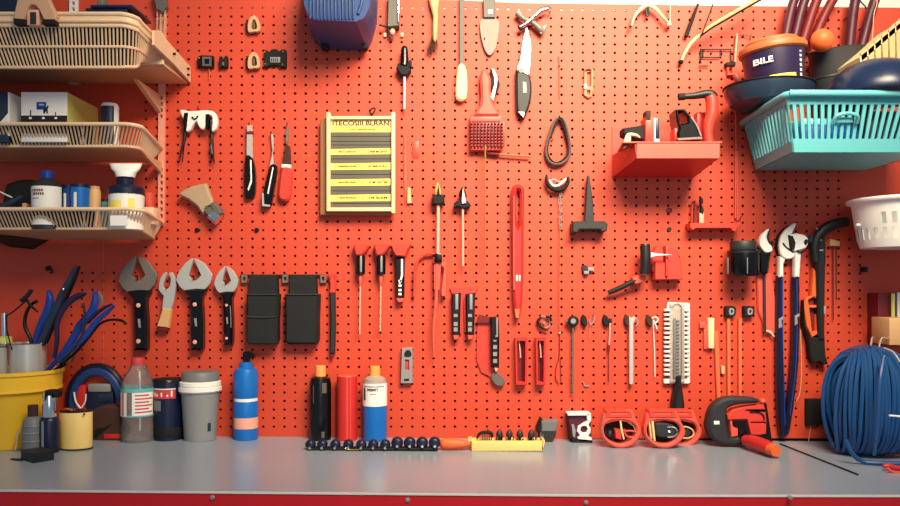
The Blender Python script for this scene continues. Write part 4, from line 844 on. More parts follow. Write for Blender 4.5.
# black cup
t=Thing('wall_cup','black round lidded cup fixed to the board beside the white claw hammer','cup')
c=W(743.5,0,.05); z=lambda y,d=.05: W(0,y,d).z
m=MB(); m.lathe((c.x,-.05,z(276)),[(.034,0),(.0365,.004),(.0375,z(252)-z(276)),(.033,z(250)-z(276))],32); b=t.p('body',m,'black')
m=MB(); m.lathe((c.x,-.05,z(253.5)),[(.0385,0),(.0385,.006),(.031,.006)],32,cap=False); t.p('rim',m,'rubber'); m=MB(); m.lathe((c.x-.001,-.05,z(250.5)),[(.030,0),(.031,.004),(.031,.020),(.029,.023),(0,.023)],32); t.p('lid',m,'charcoal')
m=MB(); m.box((c.x-.01,-.014,z(270)),(c.x+.01,0,z(255))); t.p('mount',m,'matte_black')
for px in (730,747): m=MB(); xx=W(px,0,.085).x; m.box((xx-.0012,-.0885 if px>740 else -.072,z(274)),(xx+.0012,-.080 if px>740 else -.062,z(258)),.0005); t.p('rib',m,'mid_grey',b)
# hammer
t=Thing('claw_hammer','white-clawed black hammer on a red sheath, leftmost of the long tools at right','hammer')
m=MB(); m.prism(cp([(770,228.5),(767,236),(769,243),(772,246),(772.5,251),(766,252.5),(761,247),(760,241),(763,234)],3),.014,.030,.002); t.p('claw',m,'white'); m=MB(); m.prism([(771,228),(768.5,236),(770,242),(773.5,240.5),(774.5,244.5),(772.5,247),(768,243),(767,236)],.008,.024,.001); t.p('claw_edge',m,'matte_black')
m=MB(); m.prism(cp([(758.5,247),(763,251.5),(771.5,252),(770,262),(768.5,273),(760,273),(759.5,262)],2),.008,.030,.005); t.p('neck',m,'black')
m=MB(); m.prism([(757,273),(772,273),(776,300),(776,334),(768,334),(758,310)],0,.008,.003); t.p('sheath',m,'pink_red'); m=MB(); m.tp([(764.3,272),(765,332)],.014,1.3,8,1); t.p('shaft',m,'charcoal'); m=MB(); m.tp([(764.5,330.5),(770,332),(774,336.5)],.012,[.9,1.4,.8],8,4); t.p('tip',m,'cream_plastic')
# long blue-handled wrenches
t=Thing('pipe_wrench','long blue-handled wrench with a curved white beak, left of the pair','wrench','pair of long blue-handled wrenches')
m=MB(); m.prism(cp([(797,223),(792,234),(791,243),(795,250),(794,257),(787,259),(781,254),(779.5,245),(782,235),(789,227)],3),.016,.030,.002); h=t.p('head',m,'white'); m=MB(); m.prism(cp([(795,224),(787,227),(779,236),(777.5,250),(783,259),(788,261),(782,255),(781,243),(786,233)],2),.004,.020,.001); m.tp([(783,243),(786,247),(793,252)],.031,.8,6,4); t.p('edge',m,'matte_black',h)
m=MB(); m.prism([(779.5,256),(786,258.5),(784,264),(783.7,277.5),(779.3,277.5)],.010,.026,.003); t.p('neck',m,'white')
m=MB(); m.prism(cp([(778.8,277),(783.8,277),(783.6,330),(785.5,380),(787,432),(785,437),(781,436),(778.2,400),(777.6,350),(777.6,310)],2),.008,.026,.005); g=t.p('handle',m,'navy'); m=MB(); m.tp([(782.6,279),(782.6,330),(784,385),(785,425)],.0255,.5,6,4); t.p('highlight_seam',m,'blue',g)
m=MB(); m.prism(cp([(779,319),(783.5,316.5),(784.5,318),(781.5,321),(782.5,327),(779,328.5)],1),.026,.030,.001); t.p('clip',m,'grey',g)
t=Thing('pipe_wrench','long blue-handled wrench with a blocky white jaw, right of the pair','wrench','pair of long blue-handled wrenches')
m=MB(); m.prism(cp([(791,236),(797,233.5),(806,236),(808.5,241),(806,248),(797,250.5),(793,250)],2),.022,.038,.002); h=t.p('head',m,'white'); m=MB(); m.prism([(789.5,235),(793,236),(796,243),(794.5,250),(791.5,249)],.010,.040,.001); m.prism(cp([(805,240),(807,239),(808,242),(806,245),(804,243)],2),.038,.0395,.0003); m.tp([(797,250.5),(801,252.5),(806,250)],.034,.8,6,4); t.p('edge',m,'matte_black',h)
m=MB(); m.prism([(795,249),(802,250),(801,262),(799.8,277.5),(794.8,277.5)],.014,.030,.003); t.p('neck',m,'white')
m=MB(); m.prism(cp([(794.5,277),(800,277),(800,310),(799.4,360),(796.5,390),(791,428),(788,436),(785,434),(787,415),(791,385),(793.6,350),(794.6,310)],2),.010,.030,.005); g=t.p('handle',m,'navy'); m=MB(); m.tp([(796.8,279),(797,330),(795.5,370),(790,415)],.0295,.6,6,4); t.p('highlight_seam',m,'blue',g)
m=MB(); m.prism(cp([(795,316),(799.5,313.5),(800.2,315.5),(797.5,318),(798,324),(795,325.5)],1),.030,.034,.001); t.p('clip',m,'grey',g); m=MB(); m.tp([(800.5,330),(801.5,370),(800,392),(796.5,401)],.018,.4,6,5); t.p('string',m,'wood')
# axe
t=Thing('curved_axe','long black tool with a hooked head and a red open frame beside its shaft','axe')
m=MB(); m.tp([(816,262,.022),(815,247,.024),(818.5,236,.026),(827,227.5,.028),(837,223.5,.030),(847.5,221.5,.030)],.026,[4,4.8,5.2,5.3,5.2,4.6],14,5,flat=.010); t.p('head',m,'rubber')
m=MB(); m.prism([(815,238),(825,236),(826.5,245),(825.5,280),(825,340),(819,340),(818,300),(817,262)],.006,.030,.004); s_=t.p('shaft',m,'rubber')
m=MB(); m.prism([(807.5,240),(811,235),(818,236),(817,244),(811,243)],.012,.028,.002); t.p('wing',m,'slate_blue')
m=MB(); m.lathe(W(820.5,240,.032),[(.003,0),(.002,.002),(0,.002)],8,(0,-1,0)); m.rect(819.5,249.5,823.5,251,.03,.0325,.0004); m.tp([(816,227.5,.038),(817.5,229.5,.038)],.038,.6,6,1); t.p('rivet',m,'grey',s_)
m=MB(); m.prism([(813.5,268),(816.5,272),(818.5,296),(818.5,334),(812,337.5),(806.5,325),(804,303),(806.5,297.5),(811.5,296)],.004,.020,.002,[[(814.5,296.5),(816.5,298.5),(816.5,305),(809,305.5),(808.5,300)],[(809.5,308),(816.5,308),(816.5,331),(812.5,333)]]); t.p('frame',m,'orange'); m=MB(); m.rect(806,299,817.5,335,.001,.006,.001); t.p('frame_back',m,'dark_red')
m=MB(); m.prism(cp([(804,300),(805.5,326),(810,337),(820,338),(825,336),(826,356),(828.5,364),(824,365),(820,362),(813,363),(810,355),(809,342),(803.5,324)],1),.006,.026,.003); t.p('foot',m,'matte_black')
m=MB(); m.rect(824,306,825.8,314,.03,.031,.0003); t.p('mark',m,'grey',s_)
t=Thing('wood_handled_needle','tiny wooden block with thin wires hanging down, right of the hooked black tool','awl'); m=MB(); m.prism([(830,239),(840,241),(840,246),(830,246)],0,.014,.001); t.p('block',m,'wood'); m=MB(); m.tp([(833,246),(833.3,320)],.008,.5,6,1); m.tp([(836.6,246),(836.6,300)],.008,.35,6,1); t.p('wires',m,'fabric_brown')
m=MB(); m.prism([(806.5,399),(828,399),(828,425),(806.5,425.5)],0,.012,.002); t=Thing('outlet_plate','square black plate low on the board left of the blue cable','plate'); b=t.p('plate',m,'matte_black'); m=MB(); m.tp([(811,426,.004),(809.5,434,.004),(808.5,441,.004)],.004,.4,5,3); t.p('wire',m,'tan_metal')
m=MB(); m.rect(862,267,868,272,0,.010,.001); m.ball(W(863.5,269.5,.011),.004); solo('wall_hook',m,'matte_black','small black knob below the white perforated bowl','knob')
# ---------------------------------------------------------------- teal basket and what is in it
def slotted(mb,A,B,C,Dd,n,mb0,mt0,th,gap=.55):
    A,B,C,Dd=map(Vector,(A,B,C,Dd)); th=Vector(th)
    def P(u,v): return A.lerp(B,u).lerp(Dd.lerp(C,u),v)
    mb.slab([P(0,0),P(1,0),P(1,mb0),P(0,mb0)],th); mb.slab([P(0,mt0),P(1,mt0),P(1,1),P(0,1)],th)
    for i in range(n+1):
        c=i/n; w=(1-gap)/n/2; u0=max(0,c-w); u1=min(1,c+w); mb.slab([P(u0,mb0),P(u1,mb0),P(u1,mt0),P(u0,mt0)],th)
t=Thing('laundry_basket','teal slotted plastic basket projecting from the right of the board','basket')
zR,zB=ZC+.415,ZC+.2975; XL,XR=.722,1.075; xl,xr=.758,1.035; dF,df=.296,.272
m=MB(); slotted(m,(xl-.018,-df,zB),(xr,-df,zB),(XR,-dF,zR),(XL-.006,-dF,zR),23,.24,.84,(0,.004,0),.5)
slotted(m,(xl,-.02,zB),(xl-.018,-df,zB),(XL-.006,-dF,zR),(XL+.006,-.02,zR),13,.2,.86,(.004,0,0),.55)
slotted(m,(xr,-df,zB),(xr,-.02,zB),(XR,-.02,zR),(XR,-dF,zR),13,.2,.86,(-.004,0,0),.55)
m.slab([(xl,-.02,zB),(xr,-.02,zB),(XR,-.02,zR),(XL+.006,-.02,zR)],(0,.004,0)); b=t.p('body',m,'teal')
m=MB(); m.slab([(xl-.018,-df,zB),(xr,-df,zB),(xr,-.02,zB),(xl,-.02,zB)],(0,0,.004)); t.p('base',m,'teal')
m=MB(); rp=[(XL+.004,-.012,zR),(XL-.008,-dF+.04,zR),(XL+.004,-dF-.004,zR+.002),(XL+.03,-dF-.008,zR+.002),(XR-.02,-dF-.008,zR),(XR+.004,-dF+.02,zR),(XR+.004,-.012,zR)]
m.tube(cat(rp,4),.0075,10); m.box((XL+.014,-dF-.014,zR-.004),(XL+.075,-dF+.004,zR+.009),.003); m.box((XL+.19,-dF-.012,zR-.006),(XR,-dF+.004,zR+.004),.003); m.box((XL,-.014,zR-.006),(XR,0,zR+.004),.002); t.p('rim',m,'teal')
m=MB(); hx=W(846,0,dF).x; m.tube(cat([(hx-.024,-dF+.006,zR-.058),(hx-.022,-dF-.004,zR-.045),(hx,-dF-.006,zR-.040),(hx+.022,-dF-.004,zR-.045),(hx+.026,-dF+.006,zR-.058)],4),.004,8); m.box((hx-.020,-dF+.004,zR-.058),(hx+.018,-dF+.010,zR-.045),.003); t.p('handle_grip',m,'teal')
for i,(a,b_,c_,d_,h,mm,L) in enumerate(((.775,.90,.24,.06,.085,'bright_blue','bright blue box low inside the teal basket'),(.91,1.02,.25,.05,.12,'slate_blue','slate blue box low inside the teal basket'),(.79,.895,.20,.08,.06,'teal','pale teal folded cloth on the bright blue box inside the basket'))):
    m=MB(); zz=zB+.0045+(.0 if i<2 else .0645); m.box((a,-c_,zz),(b_,-d_,zz+h*(.75 if i<2 else .35)),.006); solo(['box','box','folded_cloth'][i],m,mm,L,['box','box','cloth'][i])
# pan resting on the rim
t=Thing('round_pan','dark blue-grey round pan resting on the left rim of the teal basket','pan')
d=.125; cx=W(768.5,0,d).x; z0=zR+.012
m=MB(); m.lathe((cx,-d,z0),[(.066,0),(.086,.008),(.098,.030),(.1005,.047),(.0985,.047),(.096,.038),(.084,.031),(.0,.030)],40); t.p('body',m,'slate_blue'); m=MB(); m.lathe((cx,-d,z0+.045),[(.1005,0),(.103,.002),(.103,.004),(.098,.004)],40,cap=False); t.p('rim',m,'matte_black')
# paint bucket tilted in pan
def tilt(mb,c,deg,axis='Y'):
    R=Matrix.Rotation(math.radians(deg),4,axis); T=Matrix.Translation(c); bmesh.ops.transform(mb.bm,matrix=T@R@T.inverted(),verts=mb.bm.verts)
t=Thing('paint_bucket','purple bucket with white lettering and an orange-brown lid, standing in the round pan','bucket')
bx=W(777,0,.12).x; bz=z0+.0305; cc=Vector((bx,-.12,bz)); dg=-6
m=MB(); m.lathe((bx,-.12,bz),[(.058,0),(.061,.01),(.070,.094),(.070,.102)],36,cap=True); tilt(m,cc,dg); t.p('body',m,'purple')
m=MB(); m.lathe((bx,-.12,bz+.096),[(.0715,0),(.076,.004),(.077,.012),(.074,.018),(.060,.022),(.060,.028),(.056,.031),(0,.032)],36); tilt(m,cc,dg); t.p('lid',m,'lid_tan')
m=MB(); m.text('BILE',763,52.5,778,58.5,.196,curve=(Vector((bx,-.12,0)),.0722)); tilt(m,cc,dg); t.p('lettering',m,'white')
m=MB()
for i in range(7): arc(m,bx,-.12,bz+.018+i*.0108,bz+.024+i*.0108,.0635+i*.0009,302,309,2)
tilt(m,cc,dg); t.p('scale_marks',m,'white')
m=MB(); arc(m,bx,-.12,bz+.024,bz+.036,.0645,236,290,10); tilt(m,cc,dg); t.p('label_band',m,'label_yellow')
m=MB(); arc(m,bx,-.12,bz+.006,bz+.023,.0635,250,305,10); tilt(m,cc,dg); t.p('label_base',m,'matte_black')
# dark bucket, ball, bowl, crate
t=Thing('dark_tub','tall charcoal tub behind the blue bowl in the teal basket','tub'); bx2=W(847,0,.06).x; zb2=zB+.084
m=MB(); m.lathe((bx2,-.055,zb2),[(.056,0),(.066,.02),(.073,.196),(.075,.200),(.072,.200),(.064,.02),(0,.004)],36,sq=.66); tilt(m,Vector((bx2,-.055,zb2)),-5); t.p('body',m,'charcoal'); m=MB(); m.lathe((bx2,-.055,zb2+.13),[(.0700,0),(.0722,.003),(.0712,.007)],36,sq=.66,cap=False); tilt(m,Vector((bx2,-.055,zb2)),-5); t.p('band',m,'rubber')
m=MB(); r=.0265; c=W(822,40.5,.12); m.ball(c,r,24); solo('orange_ball',m,'orange','orange ball between the purple bucket and the charcoal tub','ball')
t=Thing('glossy_bowl','big glossy dark blue bowl lying upside down at the right of the teal basket','bowl'); d=.215; bx3=.955; z3=zR+.012
m=MB(); m.lathe((bx3,-d,z3),[(.110,0),(.112,.006),(.106,.026),(.092,.050),(.070,.069),(.043,.080),(0,.083)],48); b=t.p('body',m,'deep_blue'); m=MB(); m.tube([(bx3+.112*math.cos(q*math.pi/24),-d+.112*math.sin(q*math.pi/24),z3+.003) for q in range(48)],.004,8,True); t.p('rim',m,'navy',b)
t=Thing('wooden_crate','pale slatted wooden crate tilted on the glossy blue bowl, at the right edge','crate')
A=W(861,55,.19); m=MB()
for i in range(7):
    a=W(861+i*7,53-i*6.1,.2); b_=W(868+i*7-.7,47-i*6.1,.2); c_=W(868+i*7-.7,63-i*.9,.2); e_=W(862+i*7,66-i*.9,.2); m.slab([a,b_,c_,e_],(0,.006,0))
t.p('slats',m,'wood'); m=MB(); a=W(859.5,57,.2);b_=W(906,18,.2); m.slab([a,b_,b_+Vector((0,0,-.012)),a+Vector((.002,0,-.012))],(0,.12,0)); t.p('top_rail',m,'light_wood'); m=MB(); a=W(864,68,.2);b_=W(908,62,.2); m.slab([a,b_,b_+Vector((0,0,.006)),a+Vector((0,0,.006))],(0,.11,0)); t.p('base_rail',m,'wood')
# purple tubes
for i,(P,rr,mm,L) in enumerate(([([(799,-12),(791,10),(784,45)],4.6,'maroon','leftmost purple tube leaning above the lidded bucket'),([(810,-12),(802,8),(793,45)],4.6,'maroon','second purple tube from the left above the lidded bucket'),([(823,-14),(813,10),(801,48)],4.8,'dark_red','reddish tube, third from the left above the lidded bucket'),([(842,-14),(827,10),(812,44)],4.6,'dark_red','dark red tube slanting down to the orange ball'),([(858,-14),(853,14),(848,60)],4.8,'maroon','upright purple tube rising from the charcoal tub'),([(880,-14),(871,12),(858,62)],4.8,'maroon','slanting purple tube at the right, rising from the charcoal tub')])):
    m=MB(); m.tp([(x,y,.045) for x,y in P],.045,rr,14,4); solo('foam_tube',m,mm,L,'tube','foam tubes above the basket')
m=MB(); m.tp([(876,-8),(877,3),(874,14),(873,30),(872,40)],.08,.5,6,5); solo('string',m,'wood','thin pale string hanging beside the right purple tube','string')
m=MB(); m.tp([(857,-4),(861,2),(865,6),(866,9)],.09,.7,6,5); solo('black_string',m,'matte_black','short black cord between the two right purple tubes','cord')
# white perforated bowl
t=Thing('plastic_colander','white perforated plastic bowl fixed to the wall at the right edge','bowl')
d=.137; cx=W(907,0,d).x; zt=ZC+.205; zz=ZC+.098
m=MB(); N=64; Rt=[(.098,0),(.104,.018),(.108,.044),(.110,.052),(.114,.078),(.118,.107)]
def ringp(r,h,th=0): return [(cx+(r-th)*math.cos(2*math.pi*i/N),-d+(r-th)*math.sin(2*math.pi*i/N),zz+h) for i in range(N)]
for th in (0,.003):
    RR=[[m.bm.verts.new(p) for p in ringp(r,h,th)] for r,h in Rt]
    for k_ in range(5):
        for i in range(N):
            if k_==1 and i%2==0 and 30<=i<=42 : continue
            if k_==3 and i%2==0 and i>=38 and i<=60: continue
            m.f([RR[k_][i],RR[k_][(i+1)%N],RR[k_+1][(i+1)%N],RR[k_+1][i]])
    if th==0: m.f(RR[0][::-1])
t.p('body',m,'white'); m=MB(); m.lathe((cx,-d,zt-.006),[(.116,0),(.127,.004),(.1285,.008),(.127,.012),(.118,.013),(.114,.008)],48,cap=False); t.p('rim',m,'white')
m=MB(); m.tp([(856,225,d),(864,225,d)],d,1.6,8,1); t.p('peg',m,'white')
# cardboard at right edge
t=Thing('small_organizer','red-backed organizer at the right edge above the blue cable','organizer'); m=MB(); m.rect(878,293,915,345,.0,.05,.001); t.p('back',m,'dark_red')
m=MB(); m.rect(889.5,318,915,345,.05,.13,.001); solo('carton',m,'wood','tan cardboard carton at the right edge behind the blue cable','carton')
m=MB(); m.tp([(893,293.5),(893,330)],.06,1.9,8,1); solo('green_pencil',m,'lime','green stick standing at the right edge behind the tan carton','stick'); m=MB(); m.tp([(898.5,292.5),(898.5,330)],.06,1.6,8,1); solo('white_pencil',m,'white','white stick beside the green stick at the right edge','stick')
# cable coil
t=Thing('cable_coil','large coil of thick blue cable standing on the bench at the right','cable')
m=MB(); rnd=random.Random(7); R=.0047
cx=.967; zlo=zb(cx)+R+.0012; zhi=W(0,347,.16).z
for lay,(n,sc) in enumerate(((23,1.0),(17,.90),(13,.78))):
    for i in range(n):
        u=-1+2*(i+.5)/n+rnd.uniform(-.012,.012); P=[]; dep=.098*sc*math.sqrt(1-.97*u*u); hh=(zhi-zlo)/2*(1-.11*lay)*(1-.10*abs(u)**2.5); zc=(zhi+zlo)/2+(0 if lay==0 else rnd.uniform(-.003,.003))-((zhi-zlo)/2-hh)*.75*(1 if lay==0 else .2); ph=rnd.uniform(-.25,.25)
        for q in range(30):
            a=2*math.pi*q/30; ca,sa=math.cos(a),math.sin(a); zz=math.copysign(abs(sa)**.8,sa); yy=math.copysign(abs(ca)**.8,ca)
            bul=(.36+.64*math.sqrt(max(0,1-max(0,zz+.15)**2.4/1.45))) if zz>-.15 else 1-.20*((-zz-.15)/.85)**2
            P.append(Vector((cx+u*.098*sc*bul+.004*math.sin(a*2+i*1.7)*(1 if lay else .6),-.158-yy*dep,zc+hh*zz)))
        m.tube(P,R,7,True)
t.p('loops',m,'cable_blue')
m=MB(); m.tp([(846,440,.27),(852,453,.272),(862,461,.27),(878,463,.28),(905,463.5,.29)],.27,2.3,8,6); m.tp([(884,356,.262),(880,380,.285),(878,420,.287),(874,455,.275)],.28,2.0,8,6); t.p('loose_strands',m,'cable_blue')
m=MB()
for P in ([(871,345,.2),(872,338,.16),(874,338,.1)],[(879,347,.2),(882,338,.16),(890,340,.1)],[(884,348,.22),(893,352,.24),(900,362,.26)]): m.tp(P,.2,.9,8,5)
t.p('tie_wires',m,'steel'); m=MB(); m.tp([(889,415.5,.30),(908,417,.30)],.30,1.0,8,1); t.p('cable_tie',m,'white')
t=Thing('red_clamp_end','red connector lying on the bench front right corner by the blue cable','connector')
dd=BD(892,474)
m=MB(); m.tp([(883,466.5,dd-.03),(888,466,dd-.03),(896,468,dd-.03),(910,469,dd-.03)],dd-.03,[1.5,3,2.6,3],12,4); t.p('body',m,'red'); m=MB(); m.tp([(887,468,dd-.01),(893,472,dd-.01),(908,473,dd-.01)],dd-.01,1.6,8,3); t.p('jaw',m,'pink_red')
# thin rod on bench
m=MB(); a=(780,444.5);b_=(858,475.5); pa=W(*a,BD(*a));pb_=W(*b_,BD(*b_)); m.tube([pa+Vector((0,0,.002)),pb_+Vector((0,0,.002))],.0018,8); solo('thin_black_rod',m,'matte_black','thin black rod lying on the bench between the red clamp and the cable','rod')
WALL=False
def cyl(name,label,catg,px,yb,prof,mt,parts=(),group=None,seg=32,sq=1.,z=None,d=None,rb=None):
    rpx=prof[0][0] if rb is None else rb
    df=BD(px,yb) if d is None else d
    d=(df*(1)+0)-rpx*sq*K(df)*1.0 if True else d
    d=max(d,rpx*sq*1.12*.00243+.004)
    k=K(d); x=W(px,0,d).x; z0=zb(x)+.0004
    P=lambda rows:[(r*k,W(0,y,d).z-z0) for r,y in rows]
    t=Thing(name,label,catg,group); pr=P(prof); off=-pr[0][1]; pr[0]=(pr[0][0],0)
    m=MB(); m.lathe((x,-d,z0),pr,seg,sq=sq); b=t.p('body',m,mt)
    for q in parts: m=MB(); m.lathe((x,-d,z0),P(q[1]),seg,sq=sq,cap=len(q)<4); t.p(q[0],m,q[2])
    return t,x,d,k,z0,b
Z=lambda y,d: W(0,y,d).z
# yellow bucket
t=Thing('yellow_bucket','large yellow plastic bucket at the left end of the bench','bucket')
BX,Bd=-1.036,.118; z0=zb(BX)+.0004; zr=ZC-.0023*0+(290-371)*K(.125)
m=MB(); H=zr-z0; m.lathe((BX,-Bd,z0),[(.090,0),(.094,.006),(.104,H*.72),(.106,H*.74),(.112,H*.76),(.1145,H),(.1165,H+.002),(.1165,H-.002),(.1115,H-.002),(.102,H*.7),(.092,.006),(0,.005)],48); t.p('body',m,'yellow')
m=MB(); m.lathe((BX,-Bd,z0+H-.006),[(.115,0),(.1175,.002),(.1175,.009),(.115,.010)],48,cap=False); t.p('rim',m,'yellow'); m=MB(); m.lathe((BX,-Bd,z0+H*.74),[(.106,0),(.1135,.002),(.1135,.006),(.110,.007)],48,cap=False); t.p('rim',m,'yellow')
zf=z0+.0055
def can(px,d,r,ytop,label,extra=0):
    t=Thing('metal_can',label,'can','silver cans in the yellow bucket'); x=W(px,0,d).x; k=K(d); m=MB(); h=Z(ytop,d)-zf; m.lathe((x,-d,zf),[(r,0),(r,h),(r-.002,h),(r-.002,h-.004),(0,h-.004)],36); t.p('body',m,'steel')
    m=MB(); m.lathe((x,-d,zf+h-.003),[(r,0),(r+.0015,.0015),(r,.003),(r-.002,.003)],36,cap=False); t.p('rim',m,'chrome'); return t,x,zf+h
can(28,.115,.040,342.5,'wider silver can at the right of the yellow bucket')
tt,x_,zz_=can(-9,.15,.034,346,'silver can cut by the left photo edge in the yellow bucket')
t=Thing('chrome_rod','short chrome rod with an olive collar standing in the left silver can','rod'); m=MB(); m.tp([(4.5,313,.14),(4.5,360,.14)],.14,2.9,14,1); t.p('shaft',m,'chrome'); m=MB(); x=W(4.5,0,.14).x; m.lathe((x,-.14,Z(343,.14)),[(.016,0),(.016,.014),(.008,.016)],20); t.p('collar',m,'lime')
# tools standing in the bucket
def bent(m,P,r,d,flat=None,seg=10): m.tp([(x,y,d) for x,y in P],d,r,seg,5,flat=flat)
t=Thing('t_handle_tool','black T-handled tool leaning left above the silver can','tool'); m=MB(); bent(m,[(6,316),(14,311),(27,300)],.8,.16); t.p('shaft',m,'matte_black'); m=MB(); bent(m,[(21,301),(27,296),(31.5,290)],2.2,.16); t.p('handle',m,'rubber'); m=MB(); bent(m,[(6,316),(7,330),(12,350)],.7,.16); t.p('cord',m,'matte_black')
t=Thing('pliers','pliers with one bright blue grip and one black bowed grip, left in the can','pliers','pliers in the silver can')
m=MB(); bent(m,[(48.5,290),(50,299),(47.5,312),(42,323),(36,339),(33,360)],[1.2,4,4.8,4.2,2.8,2],.10,.008); t.p('grip',m,'blue',label='bright blue grip'); m=MB(); bent(m,[(37,301),(31,305),(26,314),(25,326),(31,341),(32,360)],[1.8,1.6,1.7,1.9,1.8,1.8],.11); t.p('grip',m,'black',label='black bowed grip'); m=MB(); bent(m,[(27,299),(30,305),(38,312)],[1,1.4,.8],.12); t.p('spring',m,'matte_black')
t=Thing('garden_shears','tall dark teal pliers with black edge, highest of the tools in the bucket','pliers')
m=MB(); bent(m,[(77,266),(70,280),(62,294),(56,309),(49,325),(42,345)],[1.6,3.2,3.4,4.6,4.6,3.6],.12,.007); t.p('grip',m,'slate_blue'); m=MB(); bent(m,[(79.5,266),(74,281),(66,299),(56,320),(46,343)],[1,1.6,1.8,2,1.8],.135,.006); t.p('grip',m,'black'); m=MB(); m.lathe(W(63,289,.135),[(.003,0),(0,.002)],8,(0,-1,0)); t.p('pivot',m,'steel')
t=Thing('pliers','pliers with a purple bowed grip and wide blue grip, middle of the bucket tools','pliers')
m=MB(); bent(m,[(85.5,294),(78,296),(69,302),(61,313),(57,325),(57,341),(54,358)],[1.6,3.2,3.4,3,2.4,2.2,2.2],.15,.006); t.p('grip',m,'purple'); m=MB(); bent(m,[(83,303),(85,318),(82,335),(72,350),(60,362)],[.9,1.1,1.1,1.3,1.3],.16,.005); t.p('spring',m,'charcoal'); m=MB(); bent(m,[(95,291),(95,303),(90,315),(80,326),(74,337),(62,354),(44,374)],[1.6,4,4.4,4.4,3.8,2.8,2.2],.13,.008); t.p('grip',m,'blue'); m=MB(); bent(m,[(99,292),(102,299),(103,306)],[1,1.6,.8],.12,.006); t.p('tip',m,'dull_steel')
t=Thing('pliers','pliers with blue and purple grips spreading farthest right from the bucket','pliers')
m=MB(); bent(m,[(114,305.5),(106,313),(96,322),(85,336),(72,349),(60,362)],[1.2,2.4,3,3.2,2.8,2.2],.155,.007); t.p('grip',m,'blue'); m=MB(); bent(m,[(112,304),(104,308),(96,314),(88,323)],[.9,1.8,2,1.2],.145,.006); t.p('grip',m,'purple'); m=MB(); bent(m,[(126.5,324),(121,320.5),(110,320),(100,324),(90,336),(76,352),(62,364)],[.8,1.4,1.2,1.1,1.3,1.6,1.6],.125,.005); t.p('grip',m,'black')
t=Thing('brass_nozzle','small brass nozzle peeking over the yellow bucket rim','nozzle'); m=MB(); m.prism(cp([(66,349),(71,352),(72,356),(69,362),(65,364),(62,360),(63,355)],2),.05,.07,.003); t.p('body',m,'brass'); m=MB(); m.prism([(58,360),(63,356),(63,363),(59,365)],.05,.07,.002); t.p('valve',m,'black'); m=MB(); bent(m,[(66,363),(60,367),(52,372)],[2,2,2],.06); t.p('stem',m,'black')
# grey spray bottle, black bottle, tin, rubber block
t,x,d,k,z0,b=cyl('dropper_bottle','small grey translucent bottle with a brown cap in front of the yellow bucket','bottle',33,454,[(9.5,451),(10,447),(10,427),(9.3,421),(6.5,417),(5,416)],'mid_grey',[('cap',[(4.8,417.5),(4.8,405),(0,404.6)],'fabric_brown')])
m=MB()
for y in (425,432,440): m.lathe((x,-d,z0),[(10.2*k,Z(y+.5,d)-z0),(10.5*k,Z(y,d)-z0),(10.2*k,Z(y-.5,d)-z0)],28,cap=False)
t.p('ribs',m,'grey',b); m=MB(); m.tp([(24,424,d),(18,434,d),(16,446,d),(15,450,d)],d,.7,8,5); t.p('tube',m,'plastic_soft')
t,x,d,k,z0,b=cyl('spray_bottle','slim black bottle with a chrome cap beside the yellow tin','bottle',49.5,454,[(8.8,452),(9,449),(9,421),(7.8,417.5),(6.5,416.5)],'navy',[('cap',[(6.5,417),(6.5,396),(5.6,392.5),(0,392)],'chrome')])
m=MB(); m.prism([(44,394),(44.5,390.5),(53,390.5),(56.5,393),(56,398),(53.5,395.5),(46.5,396),(44.5,401)],d-.01,d+.018,.002); t.p('trigger',m,'matte_black'); m=MB(); arc(m,x,-d,Z(449,d),Z(420,d),9.1*k,244,262,3); t.p('stripe',m,'grey',b)
t=Thing('yellow_tin','pale yellow oval tin with a black base rim, beside the slim black bottle','tin')
df=BD(76,451); d=df-.028; k=K(d); x=W(76,0,d).x; z0=zb(x)+.0004
m=MB(); m.lathe((x,-d,z0+.002),[(15.6*k,0),(15.9*k,.002),(15.9*k,Z(412,d)-z0-.002),(15.4*k,Z(410.8,d)-z0-.002),(0,Z(410.8,d)-z0-.002)],40,sq=.75); b=t.p('body',m,'pale_yellow')
m=MB(); m.lathe((x,-d,z0),[(16.3*k,0),(16.3*k,.003),(0,.003)],40,sq=.75); t.p('base_rim',m,'matte_black'); m=MB(); m.lathe((x,-d,Z(411.2,d)),[(16.1*k,0),(16.1*k,.0022),(0,.003)],40,sq=.75); t.p('lid',m,'black')
m=MB(); m.lathe(W(84.5,414,d+.022),[(.0022,0),(.0022,.003),(0,.003)],10,(0,-1,0)); t.p('hole',m,'matte_black',b); m=MB(); m.tp([(63,411,d),(66,409,d+.01),(72,410,d+.02)],d+.01,1.1,8,4); t.p('latch',m,'orange')
m=MB(); q=lambda px,py,dz=0: W(px,py,BD(px,py))+Vector((0,0,dz)); P=[q(21,459.5),q(33,463.5),q(54,460),q(42,456.5)]; m.slab(P,(0,0,.021)); solo('rubber_block',m,'rubber','dark grey rubber block lying in front of the small bottles','block')
m=MB(); P=[q(10,460),q(22,461.5),q(24,459.5),q(12,458.5)]; m.slab(P,(0,0,.001)); solo('black_strip',m,'matte_black','flat black strip pointing left from the rubber block','strip')
